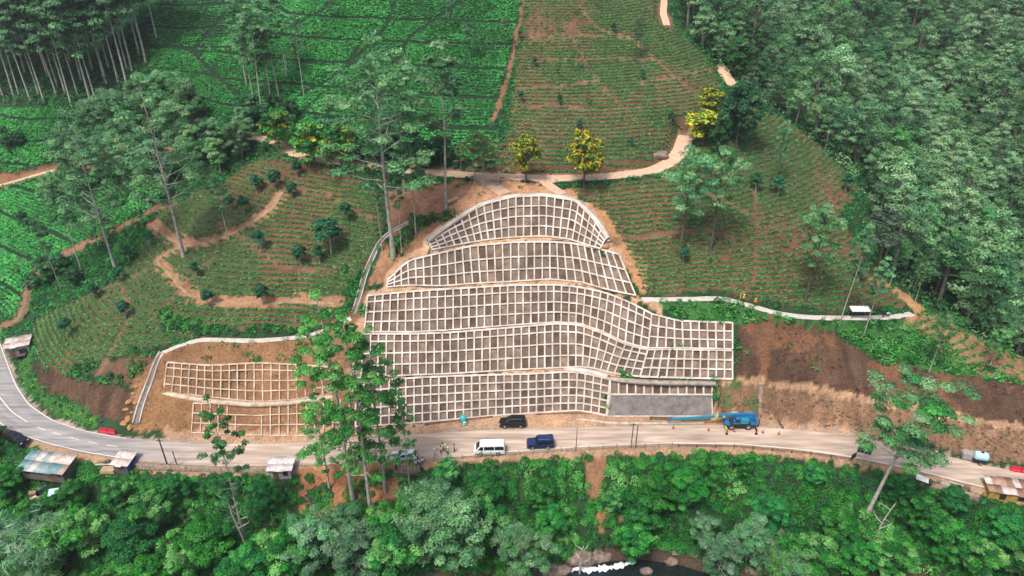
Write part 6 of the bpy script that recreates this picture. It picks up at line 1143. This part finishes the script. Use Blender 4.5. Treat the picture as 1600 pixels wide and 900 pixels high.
# rubble along the left drain
AUTO.clear()
for i, (px, py) in enumerate([(197, 640), (202, 628), (200, 655), (208, 615), (214, 604), (206, 645), (193, 662), (212, 630), (204, 668)]):
    o = tag(MB().add(*blob((0, 0, 0), (.55, .4, .35), i * 1.7)).build('rubble_stone', mat('orange_rubble', (.4, .22, .1), .95), smooth=True), 'orange brown stone lying beside the left drain', 'stone', 'stones beside the left drain'); auto(o, 'orange brown stone beside the left drain', px); o.location = tuple(look1(px, py)); o.rotation_euler = (0, 0, i); o.scale = (rng.uniform(.7, 1.4),) * 3

finish_labels()
# ------------------------------------------------------------------ people
def person(P, rz, label, shirt, trous, hat=None, pose='stand', hc=(.015, .012, .01), skin=(.20, .10, .06)):
    st = .16 if pose == 'walk' else .05; sp_ = .11
    J = {'pel': (0, 0, .95, .145), 'wai': (0, 0, 1.12, .13), 'che': (.01, 0, 1.32, .16), 'nec': (0, 0, 1.47, .06), 'hed0': (.01, 0, 1.56, .085), 'hed1': (.02, 0, 1.66, .1), 'hed2': (.01, 0, 1.73, .07)}
    E = [('pel', 'wai'), ('wai', 'che'), ('che', 'nec'), ('nec', 'hed0'), ('hed0', 'hed1'), ('hed1', 'hed2')]
    for s, k in ((-1, 'r'), (1, 'l')):
        f = s * st; bend = .12 if pose == 'walk' and s < 0 else 0
        J.update({'hip' + k: (0, s * .1, .88, .10), 'kne' + k: (f * .55 + bend, s * sp_, .48, .068), 'ank' + k: (f - bend * .5, s * sp_, .09, .045), 'toe' + k: (f + .17, s * (sp_ + .02), .04, .04)})
        af = -s * st * .9; J.update({'sho' + k: (0, s * .19, 1.40, .065), 'elb' + k: (-.03 + af * .6, s * .27, 1.12, .047), 'wri' + k: (.07 + af, s * .28, .88, .032), 'pal' + k: (.09 + af, s * .28, .82, .038)})
        E += [('pel', 'hip' + k), ('hip' + k, 'kne' + k), ('kne' + k, 'ank' + k), ('ank' + k, 'toe' + k), ('che', 'sho' + k), ('sho' + k, 'elb' + k), ('elb' + k, 'wri' + k), ('wri' + k, 'pal' + k)]
    names = list(J); me = bpy.data.meshes.new('person'); me.from_pydata([J[n][:3] for n in names], [(names.index(a), names.index(b)) for a, b in E], [])
    o = bpy.data.objects.new('person_tmp', me); COL.objects.link(o); o.modifiers.new('s', 'SKIN'); o.modifiers.new('u', 'SUBSURF').levels = 1
    for i, n in enumerate(names): me.skin_vertices[0].data[i].radius = (J[n][3] * (.85 if n in ('che', 'wai', 'pel') else 1), J[n][3]); 
    me.skin_vertices[0].data[0].use_root = True
    dg = bpy.context.evaluated_depsgraph_get(); m2 = bpy.data.meshes.new_from_object(o.evaluated_get(dg)); bpy.data.objects.remove(o)
    V = [tuple(v.co) for v in m2.vertices]; Fs = [tuple(p.vertices) for p in m2.polygons]; mb = MB().add(V, Fs)
    for s, k in ((-1, 'r'), (1, 'l')):
        c = Vector(J['pal' + k][:3])
        for q, ln in zip((-.027, -.009, .009, .027), (.065, .08, .075, .06)): mb.tube([c + Vector((q, 0, -.01)), c + Vector((q, -s * .004, -.03 - ln * .5)), c + Vector((q + .004, -s * .02, -.03 - ln))], [.009, .0085, .006], 5)
        mb.tube([c + Vector((.02, -s * .01, .0)), c + Vector((.045, -s * .02, -.03)), c + Vector((.05, -s * .025, -.06))], [.011, .01, .007], 5)
        mb.tube([Vector((.02, s * .095, 1.63)), Vector((.0, s * .108, 1.66))], [.02, .012], 5)
    mb.tube([Vector((.1, 0, 1.645)), Vector((.135, 0, 1.625))], [.012, .016], 5)
    t_m = [mat('skin', skin, .6), mat('cloth_%d_%d_%d' % tuple(int(q * 99) for q in shirt), shirt, .9), mat('cloth_%d_%d_%d' % tuple(int(q * 99) for q in trous), trous, .9), BLK]
    me = mb.mesh('person', t_m, smooth=True)
    for p in me.polygons:
        z = p.center.z; y = abs(p.center.y); p.material_index = 3 if z < .085 else 2 if (z < .93 and y < .225) else 0 if (z > 1.47 or (y > .225 and z < 1.2)) else 1
    b = link('person', me, loc=P); b.rotation_euler = (0, 0, rz); b.location.z -= .01; tag(b, label, 'person')
    V = []; n = 12
    for a, z in ((.118, 1.63), (.128, 1.69), (.105, 1.76), (.05, 1.80), (.002, 1.81)) if not hat else ((.17, 1.70), (.135, 1.71), (.13, 1.78), (.08, 1.84), (.002, 1.86)):
        for i in range(n): an = 2 * math.pi * i / n; V.append((math.cos(an) * a + (-.01 if not hat else .01) - (.02 if not hat and math.cos(an) > 0 and z < 1.7 else 0), math.sin(an) * a * .9, z + (.06 if not hat and math.cos(an) > .3 and z < 1.66 else 0)))
    MB().add(V, [(j * n + i, j * n + (i + 1) % n, (j + 1) * n + (i + 1) % n, (j + 1) * n + i) for j in range(4) for i in range(n)]).build('helmet' if hat else 'hair', mat('hat_%d_%d' % (int(hat[0] * 99), int(hat[1] * 99)), hat, .4) if hat else mat('hair_black', hc, .7), b, smooth=True)
WH, LM, DK, OR_, GR = (.7, .7, .68), (.5, .7, .12), (.03, .03, .04), (.7, .2, .03), (.25, .26, .28)
PE = [(689, 709, .1, 'person in white shirt walking at the left of the roadside group', WH, DK, None, 'walk', 1.2), (696, 706, .1, 'person in lime vest in the middle of the roadside group', LM, GR, WH, 'stand', -1.5), (700, 711, .1, 'person in yellow green vest and dark trousers nearest the camera in the roadside group', (.6, .7, .2), DK, WH, 'stand', 2.5), (692, 704, .1, 'person in pale shirt at the back of the roadside group', WH, GR, None, 'stand', 0), (710, 706, .1, 'person in grey standing alone left of the minibus', GR, DK, None, 'stand', 3.1), (679, 714, .1, 'person in lime vest standing by the fence left of the roadside group', (.35, .6, .35), GR, WH, 'stand', .4),
      (650, 731, -.1, 'person in white by the broken masonry edge, leftmost of three', WH, DK, None, 'stand', 1.5), (656, 729, -.05, 'person in pale blue by the broken masonry edge, middle of three', (.45, .6, .7), DK, None, 'stand', 1.2), (661, 727, 0, 'person in white shirt by the broken masonry edge, rightmost of three', WH, (.1, .12, .2), None, 'stand', 2), (620, 738, -.3, 'person in dark clothes under the bright green trees', DK, DK, None, 'stand', 1),
      (1156, 470, 15.6, 'worker in orange vest standing on the upper footpath above the green patch', OR_, GR, (.7, .1, .05), 'stand', 0), (1179, 479, 15.1, 'worker in orange crouched lower down the upper footpath', OR_, DK, (.7, .5, .05), 'walk', 1.0), (1161, 472, 15.5, 'worker in yellow beside the orange vested one on the upper footpath', (.6, .45, .05), DK, WH, 'stand', 2), (1184, 667, .1, 'worker in black standing behind the crane', DK, DK, None, 'stand', 2.5)]
for px, py, z, lb, sh_, tr_, ht, ps, rz in PE:
    q = at_z(px, py, z); q[2] = max(float(Hat(q[0], q[1])), 0.0) + (.09 if q[2] < .5 and z >= 0 and z < 1 else .05 if z > 1 else 0); person(q, rz, lb.replace('crouched lower', 'walking lower'), sh_, tr_, ht, ps)

# ------------------------------------------------------------------ the air of the valley
hz = bpy.data.materials.new('haze'); hz.use_nodes = True; nt = hz.node_tree; nt.nodes.clear(); pv = nt.nodes.new('ShaderNodeVolumePrincipled'); ho = nt.nodes.new('ShaderNodeOutputMaterial')
pv.inputs['Color'].default_value = (.86, .92, .95, 1); pv.inputs['Density'].default_value = .00018; pv.inputs['Anisotropy'].default_value = .2; nt.links.new(pv.outputs[0], ho.inputs['Volume'])
o = MB().box((0, 370, 130), (1600, 1000, 340)).build('haze', hz); o['kind'] = 'stuff'
SC.cycles.volume_bounces = 0; SC.cycles.volume_step_rate = 5
